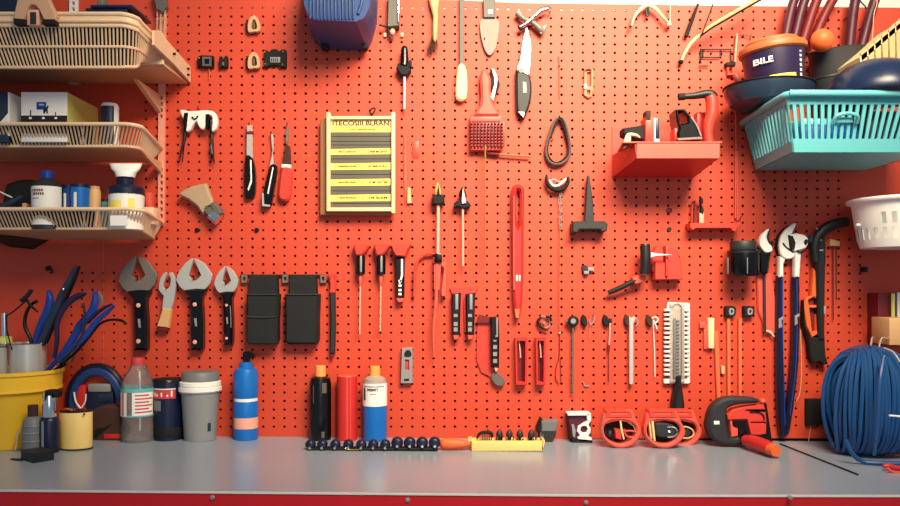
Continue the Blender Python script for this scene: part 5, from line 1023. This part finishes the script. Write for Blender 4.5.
# blue oval ring
t=Thing('hose_ring','upright blue ring with a navy outer edge, standing behind the yellow tin','ring')
m=MB(); E=lambda rx,ry,n=36:[(95+rx*math.cos(2*math.pi*i/n),402+ry*math.sin(2*math.pi*i/n)) for i in range(n)]
zbm=W(0,402+38,.06).z
m.prism(E(30.5,38.6),.002,.020,.004,[E(24.5,31)]); t.p('outer_ring',m,'navy')
m=MB(); m.prism(E(27.5,34),.004,.024,.004,[E(20,26)]); t.p('inner_ring',m,'bin_blue')
t=Thing('parts_case','blue case with a white lid seen through the blue ring','case'); x0,x1=W(80,0,.02).x,W(112,0,.02).x
m=MB(); m.box((W(86,0,.018).x,-.02,zb(-.9)),(W(113,0,.018).x,-.001,Z(392,.02)),.002); t.p('body',m,'deep_blue'); m=MB(); m.rect(88,384,110,392,.0,.022,.002); t.p('lid',m,'grey'); m=MB(); m.rect(97,394,111,402,.018,.0225,.001); t.p('front_panel',m,'slate_blue')
m=MB(); m.rect(76,385,85,441,.0,.018,.002); solo('red_box',m,'red','narrow red box seen at the left through the blue ring','box')
m=MB(); m.tp([(74,392,.03),(76,402,.03),(82,410,.03)],.03,.9,8,4); m.tp([(86,394,.03),(85,402,.03),(80,410,.03)],.03,.7,8,4); solo('cable_loop',m,'white','short white cord curling across the blue ring','cord')
t=Thing('stapler_case','dark brown domed case with a red label, between the yellow tin and the clear bottle','case')
df=BD(108,440.5); m=MB(); m.prism(cp([(86,441),(86,416),(94,409),(104,405.5),(114,406),(123,410),(126,420),(126,441)],2),df-.034,df,.006); b=t.p('body',m,'fabric_brown')
m=MB(); m.rect(104,434,120,438.5,df,df+.0015,.0003); t.p('label_patch',m,'red',b); m=MB(); m.prism([(93,436),(97,431),(105,427),(112,423.5),(106,429),(99,435),(96,438)],df,df+.003,.0005); m.prism([(93,432),(98,428),(104,428),(98,432)],df,df+.003,.0005); t.p('black_marks',m,'matte_black',b); m=MB(); m.prism([(116,402),(124,399),(127,402),(126,407),(118,408)],df-.03,df-.005,.003); t.p('red_tab',m,'dark_red')
# water bottle
t,x,d,k,z0,b=cyl('water_bottle','clear plastic water bottle with a white and red striped label','bottle',137.8,443,[(15.2,443),(16.3,440),(16.3,432),(15.2,420),(15.8,414),(16.1,390),(15.2,382),(11,373),(7,366),(6.3,364)],'plastic_clear',seg=40)
m=MB(); r=[(14.6,441.5),(15.6,439),(15.6,432),(14.5,420),(15.1,414),(15.4,390),(14.5,382),(10.3,373),(6.3,366),(5.6,364)]; m.lathe((x,-d,z0),[(a*k,Z(y,d)-z0) for a,y in r],40); t.p('inner_wall',m,'plastic_clear')
m=MB(); m.lathe((x,-d,z0),[(6.4*k,Z(365,d)-z0),(6.6*k,Z(359,d)-z0),(6.2*k,Z(357.8,d)-z0),(0,Z(357.8,d)-z0)],24); t.p('cap',m,'label_red')
m=MB(); m.lathe((x,-d,z0),[(16.35*k,Z(390.8,d)-z0),(16.35*k,Z(387.3,d)-z0)],40,cap=False); t.p('label_edge',m,'teal'); m=MB(); m.lathe((x,-d,z0),[(16.2*k,Z(415,d)-z0),(16.2*k,Z(413,d)-z0)],40,cap=False); t.p('label_edge',m,'teal')
m=MB(); arc(m,x,-d,Z(413.5,d),Z(391,d),16.3*k,272,350,14); arc(m,x,-d,Z(414.5,d),Z(391,d),16.3*k,190,252,8); t.p('label_band',m,'white')
m=MB()
for i in range(6): arc(m,x,-d,Z(411-i*3.3,d),Z(409.6-i*3.3,d),16.45*k,282,345-i%2*15,10)
t.p('label_stripes',m,'label_red'); m=MB()
for a in (208,232): arc(m,x,-d,Z(414,d),Z(391,d),16.45*k,a,a+7,2)
t.p('label_stripes',m,'label_red'); m=MB(); m.tp([(139.5,372,d),(139.5,430,d)],d,.7,8,1); t.p('straw',m,'white')
# dark can
t,x,d,k,z0,b=cyl('dark_can','dark navy can with a pink and white label beside the grey bin','can',168,436.5,[(14,436),(14.3,432),(14.3,381),(13.8,379)],'navy',[('rim',[(14.6,381),(14.8,379),(14,378.4),(0,378.4)],'matte_black'),('base_rim',[(14.5,435.5),(14.7,434),(14.7,427),(14.4,426)],'matte_black',0)])
m=MB(); arc(m,x,-d,Z(397,d),Z(387,d),14.6*k,208,318,12); t.p('label_band',m,'label_red'); m=MB()
for a in (220,232,243,262,284,300): arc(m,x,-d,Z(395,d),Z(389+(a%5),d),14.75*k,a,a+6,2)
arc(m,x,-d,Z(388,d),Z(387,d),14.7*k,208,318,12); t.p('print',m,'white'); m=MB(); arc(m,x,-d,Z(409,d),Z(399,d),14.5*k,225,262,6); t.p('badge',m,'mid_grey')
m=MB(); m.prism([(166,380.5),(172,380.5),(169,383)],d+14.3*k-.001,d+14.3*k+.001,.0003); t.p('mark',m,'grey')
# grey bin
t,x,d,k,z0,b=cyl('grey_tumbler','grey tapered tumbler with two white rings and a grey lid','cup',200.3,437.5,[(15.2,437.5),(15.8,434),(18.4,393),(18.7,391)],'grey',[('ring',[(19.6,391.5),(21,390),(20.8,386.5),(19,385.5)],'white'),('ring',[(19,386),(20.3,385),(20,381.5),(18.6,380.5)],'white'),('lid',[(18.6,382),(17.8,372.3),(16.8,371.2),(0,370.8)],'mid_grey')],seg=44)
m=MB(); arc(m,x,-d,Z(429,d),Z(421,d),16.7*k,312,324,3); t.p('dark_mark',m,'slate_blue')
# blue bottle
t,x,d,k,z0,b=cyl('sport_bottle','blue bottle with pale bands and a black spout, standing alone','bottle',246,437.5,[(11.6,437.5),(12,435),(12,427)],'bright_blue',[('lower_band',[(12,427.4),(12.1,416.6)],'skin_pink',0),('middle_body',[(12,416.6),(12.2,402),(11.6,400.6)],'bright_blue',0),('upper_band',[(11.6,400.8),(11.6,397.4)],'white',0),('upper_body',[(11.6,397.6),(12.1,394),(12.1,374),(10.5,369),(6.8,367),(6.5,362),(0,361.5)],'bright_blue')],seg=36)
m=MB(); m.prism(cp([(242.5,363),(242.5,354),(244,351.5),(249,352),(254.5,355.5),(253,358.5),(249.5,357),(248.5,363)],1),d-.008,d+.008,.002); t.p('spout',m,'black')
# three bottles
t,x,d,k,z0,b=cyl('black_bottle','glossy black bottle with an orange cap behind the socket rail','bottle',320.5,438,[(10.3,438),(10.8,435),(10.8,384),(9.6,378),(6,376)],'black',[('cap',[(5.4,377),(5.2,366.2),(4.6,365.5),(0,365.5)],'cap_orange')])
m=MB(); arc(m,x,-d,Z(436,d),Z(430,d),10.9*k,285,300,2);arc(m,x,-d,Z(402,d),Z(384,d),10.9*k,238,243,2); arc(m,x,-d,Z(392,d),Z(382,d),10.9*k,288,312,3); t.p('label_scraps',m,'chart_grey')
t,x,d,k,z0,b=cyl('red_tube','plain red cardboard tube between the black and the blue bottle','tube',347,438,[(10.2,438),(10.2,376)],'red',[('end_cap',[(10.2,376.3),(9.8,375.3),(0,375.3)],'pink_red')])
m=MB(); arc(m,x,-d,z0+.002,Z(376.5,d),10.3*k,275,280,2); arc(m,x,-d,z0+.002,Z(376.5,d),10.3*k,296,299,1); t.p('seam',m,'pink_red',b)
t,x,d,k,z0,b=cyl('cleaner_bottle','blue liquid bottle with a white label and orange cap','bottle',375,438,[(11.2,438),(12,435),(12,405)],'bright_blue',[('neck',[(11.9,405.3),(12,384),(10.8,378.5),(6,375.5)],'plastic_soft'),('cap',[(5.4,376.5),(5.2,366.6),(4.6,366),(0,366)],'cap_orange')])
m=MB(); arc(m,x,-d,Z(405,d),Z(382.5,d),12.3*k,188,356,16); t.p('label_band',m,'white'); m=MB()
cv=(Vector((x,-d,0)),12.45*k); m.text('/MBMET',366.5,388.5,378.5,391.3,d+12*k,curve=cv); 
arc(m,x,-d,Z(385.9,d),Z(385.1,d),12.42*k,215,320,10); arc(m,x,-d,Z(399,d),Z(387,d),12.42*k,214,226,2); t.p('print',m,'ink'); m=MB(); m.text('aaermbas',370,393.5,376.5,394.6,d+12*k,curve=cv); t.p('print',m,'mid_grey')
# socket rail
t=Thing('socket_rail','long black rail lying along the bench in front of the three bottles','rail')
df=BD(372,450.5); m=MB(); a=q(307,450.5);b_=q(438,450.5); y1=a.y+.022
m.box((a.x,a.y,zb(-.1)+.0005),(b_.x,y1,zb(-.1)+.008),.002); t.p('base',m,'matte_black')
zs=zb(-.1)+.0082; yc=(a.y+y1)/2
m=MB(); m.tube([(W(346,0,df).x,a.y-.001,zs),(W(346,0,df).x,a.y-.003,zs-.004),(W(360,0,df).x,a.y-.003,zs-.004),(W(360,0,df).x,a.y-.001,zs)],.001,6); t.p('loop_handle',m,'brass')
sx=[310,322,335,348,361,373,385,397,409.5,422,434.5]
for i,px in enumerate(sx):
    big=i>6; t=Thing('socket',['navy socket at the left end of the black rail','navy socket before the black bottle on the rail','navy socket, third from the left on the rail','navy socket before the red tube on the rail','navy socket between red tube and blue liquid bottle','navy socket before the blue liquid bottle','navy socket just right of the blue liquid bottle','navy domed socket, fourth from the orange handle','navy domed socket, third from the orange handle','navy domed socket, second from the orange handle','navy domed socket next to the orange handle'][i],'socket','sockets on the black rail')
    x=W(px,0,df).x; r=.0118 if not big else .0138
    m=MB(); zc=zs+ (.005 if not big else .009); m.lathe((x,yc+.010,zc),[(r*.7,0),(r,.003),(r,.013),(r*.8,.018),(r*.55,.020),(0,.020)],18,(0,-1,0),) 
    for v in m.bm.verts:
        if v.co.z<zs: v.co.z=zs
    t.p('body',m,'navy')
    m=MB(); m.lathe((x+.001,yc-.009,zc-.005),[(.0036,0),(.004,.006),(.003,.009),(0,.009)],12,(0,-1,0)); t.p('drive_pin',m,'chrome')
# orange handle
t=Thing('screwdriver','soft orange tapered handle lying between the sockets and the bit tray','handle'); z_=zb(0)+.0145
a=W(440,0,df-.01);m=MB(); P=[(W(px,0,df-.01).x,-(df-.012),z_) for px in (440,443,450,458,465,470)]; m.tube(cat(P,4),[.007,.0125,.0138,.012,.009,.004],16); t.p('grip',m,'orange'); m=MB(); m.tube([(P[-1][0]-.004,P[-1][1],z_),(P[-1][0]+.004,P[-1][1],z_)],.005,10); t.p('collar',m,'pink_red')
# yellow tray with bits
t=Thing('bit_tray','pale yellow tray holding a row of drill bits','tray'); a=q(471,451);b_=q(543,451); zt=zb(.1)+.0005; hh=.0235
m=MB(); y0_,y1_=a.y,a.y+.04
m.box((a.x,y0_,zt),(b_.x,y0_+.003,zt+hh),.001); m.box((a.x,y1_-.003,zt),(b_.x,y1_,zt+hh),.001); m.box((a.x,y0_,zt),(a.x+.003,y1_,zt+hh+.004),.001); m.box((b_.x-.003,y0_,zt),(b_.x,y1_,zt+hh+.004),.001); m.box((a.x+.002,y0_+.002,zt),(b_.x-.002,y1_-.002,zt+.012)); m.slab([(b_.x-.001,y0_,zt+.004),(b_.x+.004,y0_,zt+hh),(b_.x+.004,y1_,zt+hh),(b_.x-.001,y1_,zt+.004)],(-.003,0,0)); m.slab([(a.x-.006,y0_+.004,zt+hh-.003),(a.x+.002,y0_+.004,zt+hh-.003),(a.x+.002,y1_,zt+hh-.003),(a.x-.006,y1_,zt+hh-.003)],(0,0,.005)); b=t.p('body',m,'pale_yellow')
bl=['leftmost cluster bit under the curved black handle','drill bit cluster left of center in the yellow tray','drill bit cluster at the center of the yellow tray','drill bit cluster right of center in the yellow tray','drill bit cluster at the right end of the yellow tray']
mm=(y0_+y1_)/2; kk=K(-mm)
XX=lambda px:(px-450)*kk
t=Thing('curved_black_tool','curved black tool arching over the left of the yellow bit tray','tool'); m=MB(); zq=zt+hh; m.tube(cat([(XX(477),mm,zq+.001),(XX(479),mm,zq+.011),(XX(484),mm,zq+.016),(XX(491),mm,zq+.014),(XX(492),mm,zq+.004)],4),[.002,.0035,.004,.0045,.003],10); t.p('body',m,'matte_black'); m=MB(); m.tube([(XX(489),mm,zq+.013),(XX(487.5),mm,zq+.024)],[.003,.001],8); t.p('spur',m,'matte_black')
m=MB()
for i in range(6): m.lathe((XX(482.5+i*1.8),mm+.006,zt+.0125),[(.0011,0),(.0011,.022+(i%2)*.004),(.0004,.026)],8)
solo('bit_cluster',m,'dull_steel','cluster of steel bits under the curved black tool','bits')
first=None
rn=random.Random(5)
for i,px in enumerate((499.5,509.5,520,531.5)):
    t=Thing('drill_bit',bl[i+1],'bits','drill bit clusters in the yellow tray'); m=MB(); x=XX(px); 
    m.lathe((x,mm+.004,zt+.0125),[(.003,0),(.003,.012),(.0075,.016),(.0082,.023),(.005,.029),(.002,.033),(0,.033)],10); t.p('head',m,'charcoal')
    m=MB()
    for j in range(4): xx=x+rn.uniform(-.009,.011); m.tube([(x+(xx-x)*.4,mm-.008,zt+.0125),(xx,mm-.010,zt+.026+rn.uniform(0,.008))],.0013,6)
    t.p('shanks',m,'black')
m=MB(); 
for px in (537,540.5): m.lathe((XX(px),mm,zt+.0125),[(.001,0),(.001,.024),(.0004,.027)],8)
solo('thin_bit',m,'dull_steel','pair of thin steel bits at the far right of the yellow tray','bits')
# black cup left-leaning + mug w/ ring
t=Thing('sanding_block','grey and black wedge-shaped holder leaning on the board right of the bit tray','holder'); d=.042
m=MB(); m.prism(cp([(541.5,421),(558,421),(556,436),(552.5,442),(545,442),(541.5,437)],1),d-.035,d,.003); t.p('front_face',m,'mid_grey'); m=MB(); m.prism([(541.8,431),(556.5,431),(555.5,437),(552,441.5),(545.5,441.5)],d,d+.001,.0003); t.p('lower_face',m,'charcoal'); m=MB(); m.prism([(541,419),(543,420),(545,442),(540,436),(537,428)],d-.04,d-.006,.002); t.p('side',m,'matte_black')
t=Thing('white_ring_mug','dark red cup with a white frame and ring handle on the bench','cup'); d=.05
m=MB(); m.prism([(567.5,414.5),(590.5,414.5),(592,442),(573,442),(570.5,438)],d-.045,d-.008,.003); t.p('body',m,'maroon'); m=MB(); m.prism([(571,438),(592.5,440),(592.5,442.8),(573.5,442.8)],d-.045,d,.001); t.p('base',m,'matte_black')
m=MB(); m.prism([(568,413.8),(591,413.6),(591,415.4),(568,415.6)],d-.045,d,.0005)
m.prism([(586.5,414),(591,414.5),(591.3,420),(588.5,425),(590.8,428),(590.6,433),(588,436),(592,438),(592.3,441.6),(580,441.6),(577.5,438),(580,435.5),(577,431),(578.2,426.5),(582.5,423.5),(587.5,421)],d-.008,d,.001,[[(583,426),(586,426),(588,429),(586.6,432.4),(583,433),(580.4,430.8),(580.6,427.6)]]); t.p('frame',m,'white'); m=MB(); m.prism([(571.5,425),(574,424.5),(576,431),(575,438),(573,437)],d-.008,d-.001,.001); t.p('lug',m,'grey')
# red clamps
def strapclamp(x0,w,label,inner,dd,front=True):
    s=w/42.; X=lambda a:x0+a*s; d=BD(x0+20,448.5)+dd
    t=Thing('strap_clamp',label,'clamp','three red strap clamps')
    out=cp([(X(1),419),(X(1),432),(X(6),443),(X(16),448.5),(X(27),448.5),(X(38),442),(X(41),431),(X(36),422),(X(33),414),(X(33),419),(X(6),419.5)],1)
    o2=[(X(3),420),(X(1),432),(X(5),441),(X(14),447.5),(X(24),448.8),(X(34),445),(X(41),437),(X(42),430),(X(38),422),(X(34),412),(X(30),411),(X(7),411)]
    inn=cp([(X(6),424.5),(X(12),421),(X(27),421),(X(35),425),(X(37),432),(X(32),440),(X(23),444),(X(13),442.5),(X(6),437),(X(4),430)],3)
    m=MB(); m.prism(cp(o2,2),d-.030,d,.004,[inn]); t.p('frame',m,'pink_red')
    m=MB(); m.prism([(X(6),410.5),(X(31.5),410.5),(X(33),418),(X(5.5),418)],d-.034,d+.002,.003,[[(X(11),413),(X(28),413),(X(28),414.6),(X(11),414.6)]]); t.p('strap_slot',m,'soft_red')
    m=MB(); m.prism(cp([(p[0],p[1]) for p in [(X(6),424.5),(X(20),421),(X(35),425),(X(37),432),(X(32),440),(X(20),444),(X(6),437),(X(4),430)]],2),d-.032,d-.026,.001); t.p('back_plate',m,'matte_black')
    if inner==0:
        m=MB(); m.prism(cp([(X(15),429),(X(22),430),(X(22),440),(X(16),438.5)],1),d-.026,d-.006,.002); m.tp([(X(24),431),(X(33),431),(X(38),434),(X(34),437),(X(28),437),(X(25),434)],d-.008,1.0,8,4); m.tp([(X(24),429),(X(27),436),(X(34),437.5)],d-.006,1.1,8,4); t.p('cam',m,'soft_red'); m=MB(); m.prism([(X(20),421),(X(21.5),421),(X(23),430),(X(25),439),(X(23.8),440),(X(21),430)],d-.006,d-.002,.0008); t.p('pin',m,'light_wood'); m=MB(); m.tp([(X(28),422),(X(34),426),(X(36),431)],d-.01,.8,8,4); t.p('wire',m,'wood'); m=MB(); m.ball(W(X(10),434,d-.02),(.006,.006,.009)); t.p('knob',m,'charcoal')
    elif inner==1:
        m=MB(); m.prism([(X(5.5),421),(X(7),421),(X(9),439),(X(8),439)],d-.02,d-.002,.0006); m.prism([(X(8.5),421),(X(10.5),421),(X(12.5),441),(X(11),441)],d-.02,d-.002,.0006); t.p('pin',m,'light_wood'); m=MB(); m.prism(cp([(X(12),424),(X(20),423),(X(30),425),(X(34),431),(X(30),437),(X(20),438),(X(13),435)],2),d-.026,d-.004,.004); t.p('drum',m,'charcoal'); m=MB(); m.ball(W(X(26),431.5,d-.004),(.006,.004,.003)); m.tp([(X(24),427),(X(31),427),(X(34),431)],d-.003,.9,8,4); m.tp([(X(24),437),(X(30),436.5),(X(34),433)],d-.003,.9,8,4); t.p('shine_ring',m,'chrome')
    else:
        m=MB(); m.tp([(X(20),427),(X(26),427),(X(32),430),(X(33),435),(X(28),438),(X(20),438)],d-.01,.9,8,4); t.p('wire',m,'wood'); m=MB(); m.prism(cp([(X(18),427),(X(26),427.5),(X(31),432),(X(28),437),(X(18),437)],2),d-.026,d-.012,.003); t.p('drum',m,'charcoal')
strapclamp(600,41.5,'red strap clamp with a red cam inside, leftmost of the three',0,0)
strapclamp(643,42.5,'red strap clamp with pale pins and a chrome drum, overlapping its neighbor',1,.006)
strapclamp(662,40,'red strap clamp mostly hidden behind the chrome-drummed one',2,-.042)
m=MB(); m.tp([(602,419),(607,417.5)],BD(620,448)-.01,.9,6,1)
solo('pointer_pin',m,'light_wood','tiny wooden pin poking left from the leftmost red strap clamp','pin')
# big jig tool
t=Thing('ratchet_cutter','big charcoal and red cutter with a red handle leaning on the board','tool'); d=BD(735,448)
m=MB(); m.prism(cp([(709,420),(713,408),(722,400),(735,397.3),(757,398.5),(759.5,401),(758,403.5),(740,404.5),(730,407.5),(727,412),(728,425),(731,437),(740,437),(747,438),(747,443),(741,445.5),(725,445),(714,440),(708.5,430)],2),d-.035,d,.006); b=t.p('body',m,'charcoal')
m=MB(); m.prism([(764,404),(767,403.5),(773,444),(757,440),(752,434),(764,434)],d-.032,d-.004,.003); m.prism([(733,420),(747,420),(750,436),(752,442),(740,442),(739,428),(733,425)],d-.03,d+.002,.003); t.p('frame',m,'black')
m=MB(); m.prism(cp([(727.5,415),(734,409.5),(745,407),(764,404.5),(766,412),(767,421),(766.5,434),(760,435.5),(751,435),(749,427),(747.5,419.5),(728,420)],1),d-.03,d-.003,.002,[[(746,409.8),(764,409.8),(764,411.6),(746,411.6)][::-1],[(751,422),(765.5,422),(765.5,423.5),(751,423.5)][::-1]]); t.p('guard',m,'soft_red')
m=MB(); m.prism([(730,421),(732.5,421),(733.5,427),(738,428),(738,436),(731.5,437)],d-.03,d-.002,.001); m.ball(W(762.5,401,d-.012),(.008,.010,.007)); t.p('trigger',m,'pink_red'); m=MB(); m.tp([(750,412),(759,412.5),(763.5,416),(764,420)],d-.002,.8,8,4); t.p('spring',m,'black'); m=MB(); m.rect(714,421,719.5,424.5,d-.001,d+.001,.0003); t.p('label_plate',m,'white',b)
m=MB(); P=[W(745,440,d+.01),W(754,442.5,d+.04),W(765,446.5,d+.08),W(771,449,d+.105)]; m.tube(cat(P,4),[.012,.0165,.0165,.0145],16); t.p('handle',m,'red'); m=MB(); m.tube([W(769.5,448.6,d+.098),W(776,451,d+.122)],[.015,.0125],16); t.p('handle_cap',m,'orange')
finish()
# ================================================================ light and camera
def area(name,loc,target,size,size_y,energy,col,spread=180):
    l=bpy.data.lights.new(name,'AREA'); l.shape='RECTANGLE'; l.size=size; l.size_y=size_y; l.energy=energy; l.color=col; l.spread=math.radians(spread)
    o=bpy.data.objects.new(name,l); COL.objects.link(o); o.location=loc; o.rotation_euler=(Vector(target)-Vector(loc)).to_track_quat('-Z','Y').to_euler(); return o
area('ceiling_lamp',(.55,-1.45,2.62),(.27,0,1.62),1.1,.7,26,(1,.84,.58),78)
area('front_fill',(.45,-3.4,1.75),(.2,0,1.2),1.5,1.4,11,(1,.97,.95))  # fill light added behind the camera, lays a soft veil on the board
w=bpy.data.worlds.new('world'); w.use_nodes=True; w.node_tree.nodes['Background'].inputs[0].default_value=(.64,.80,1,1); w.node_tree.nodes['Background'].inputs[1].default_value=.29; SC.world=w
cam=bpy.data.cameras.new('camera'); cam.sensor_width=36; cam.lens=36*F/900; cam.shift_y=-(HY-253)/900; cam.clip_start=.05
cam.shift_y=(HY-253)/900
co=bpy.data.objects.new('camera',cam); COL.objects.link(co); co.location=(0,-D,ZC); co.rotation_euler=(math.pi/2,0,0); SC.camera=co
SC.view_settings.view_transform='Standard'; SC.view_settings.look='None'; SC.view_settings.gamma=1; SC.view_settings.use_curve_mapping=False; SC.view_settings.exposure=.0
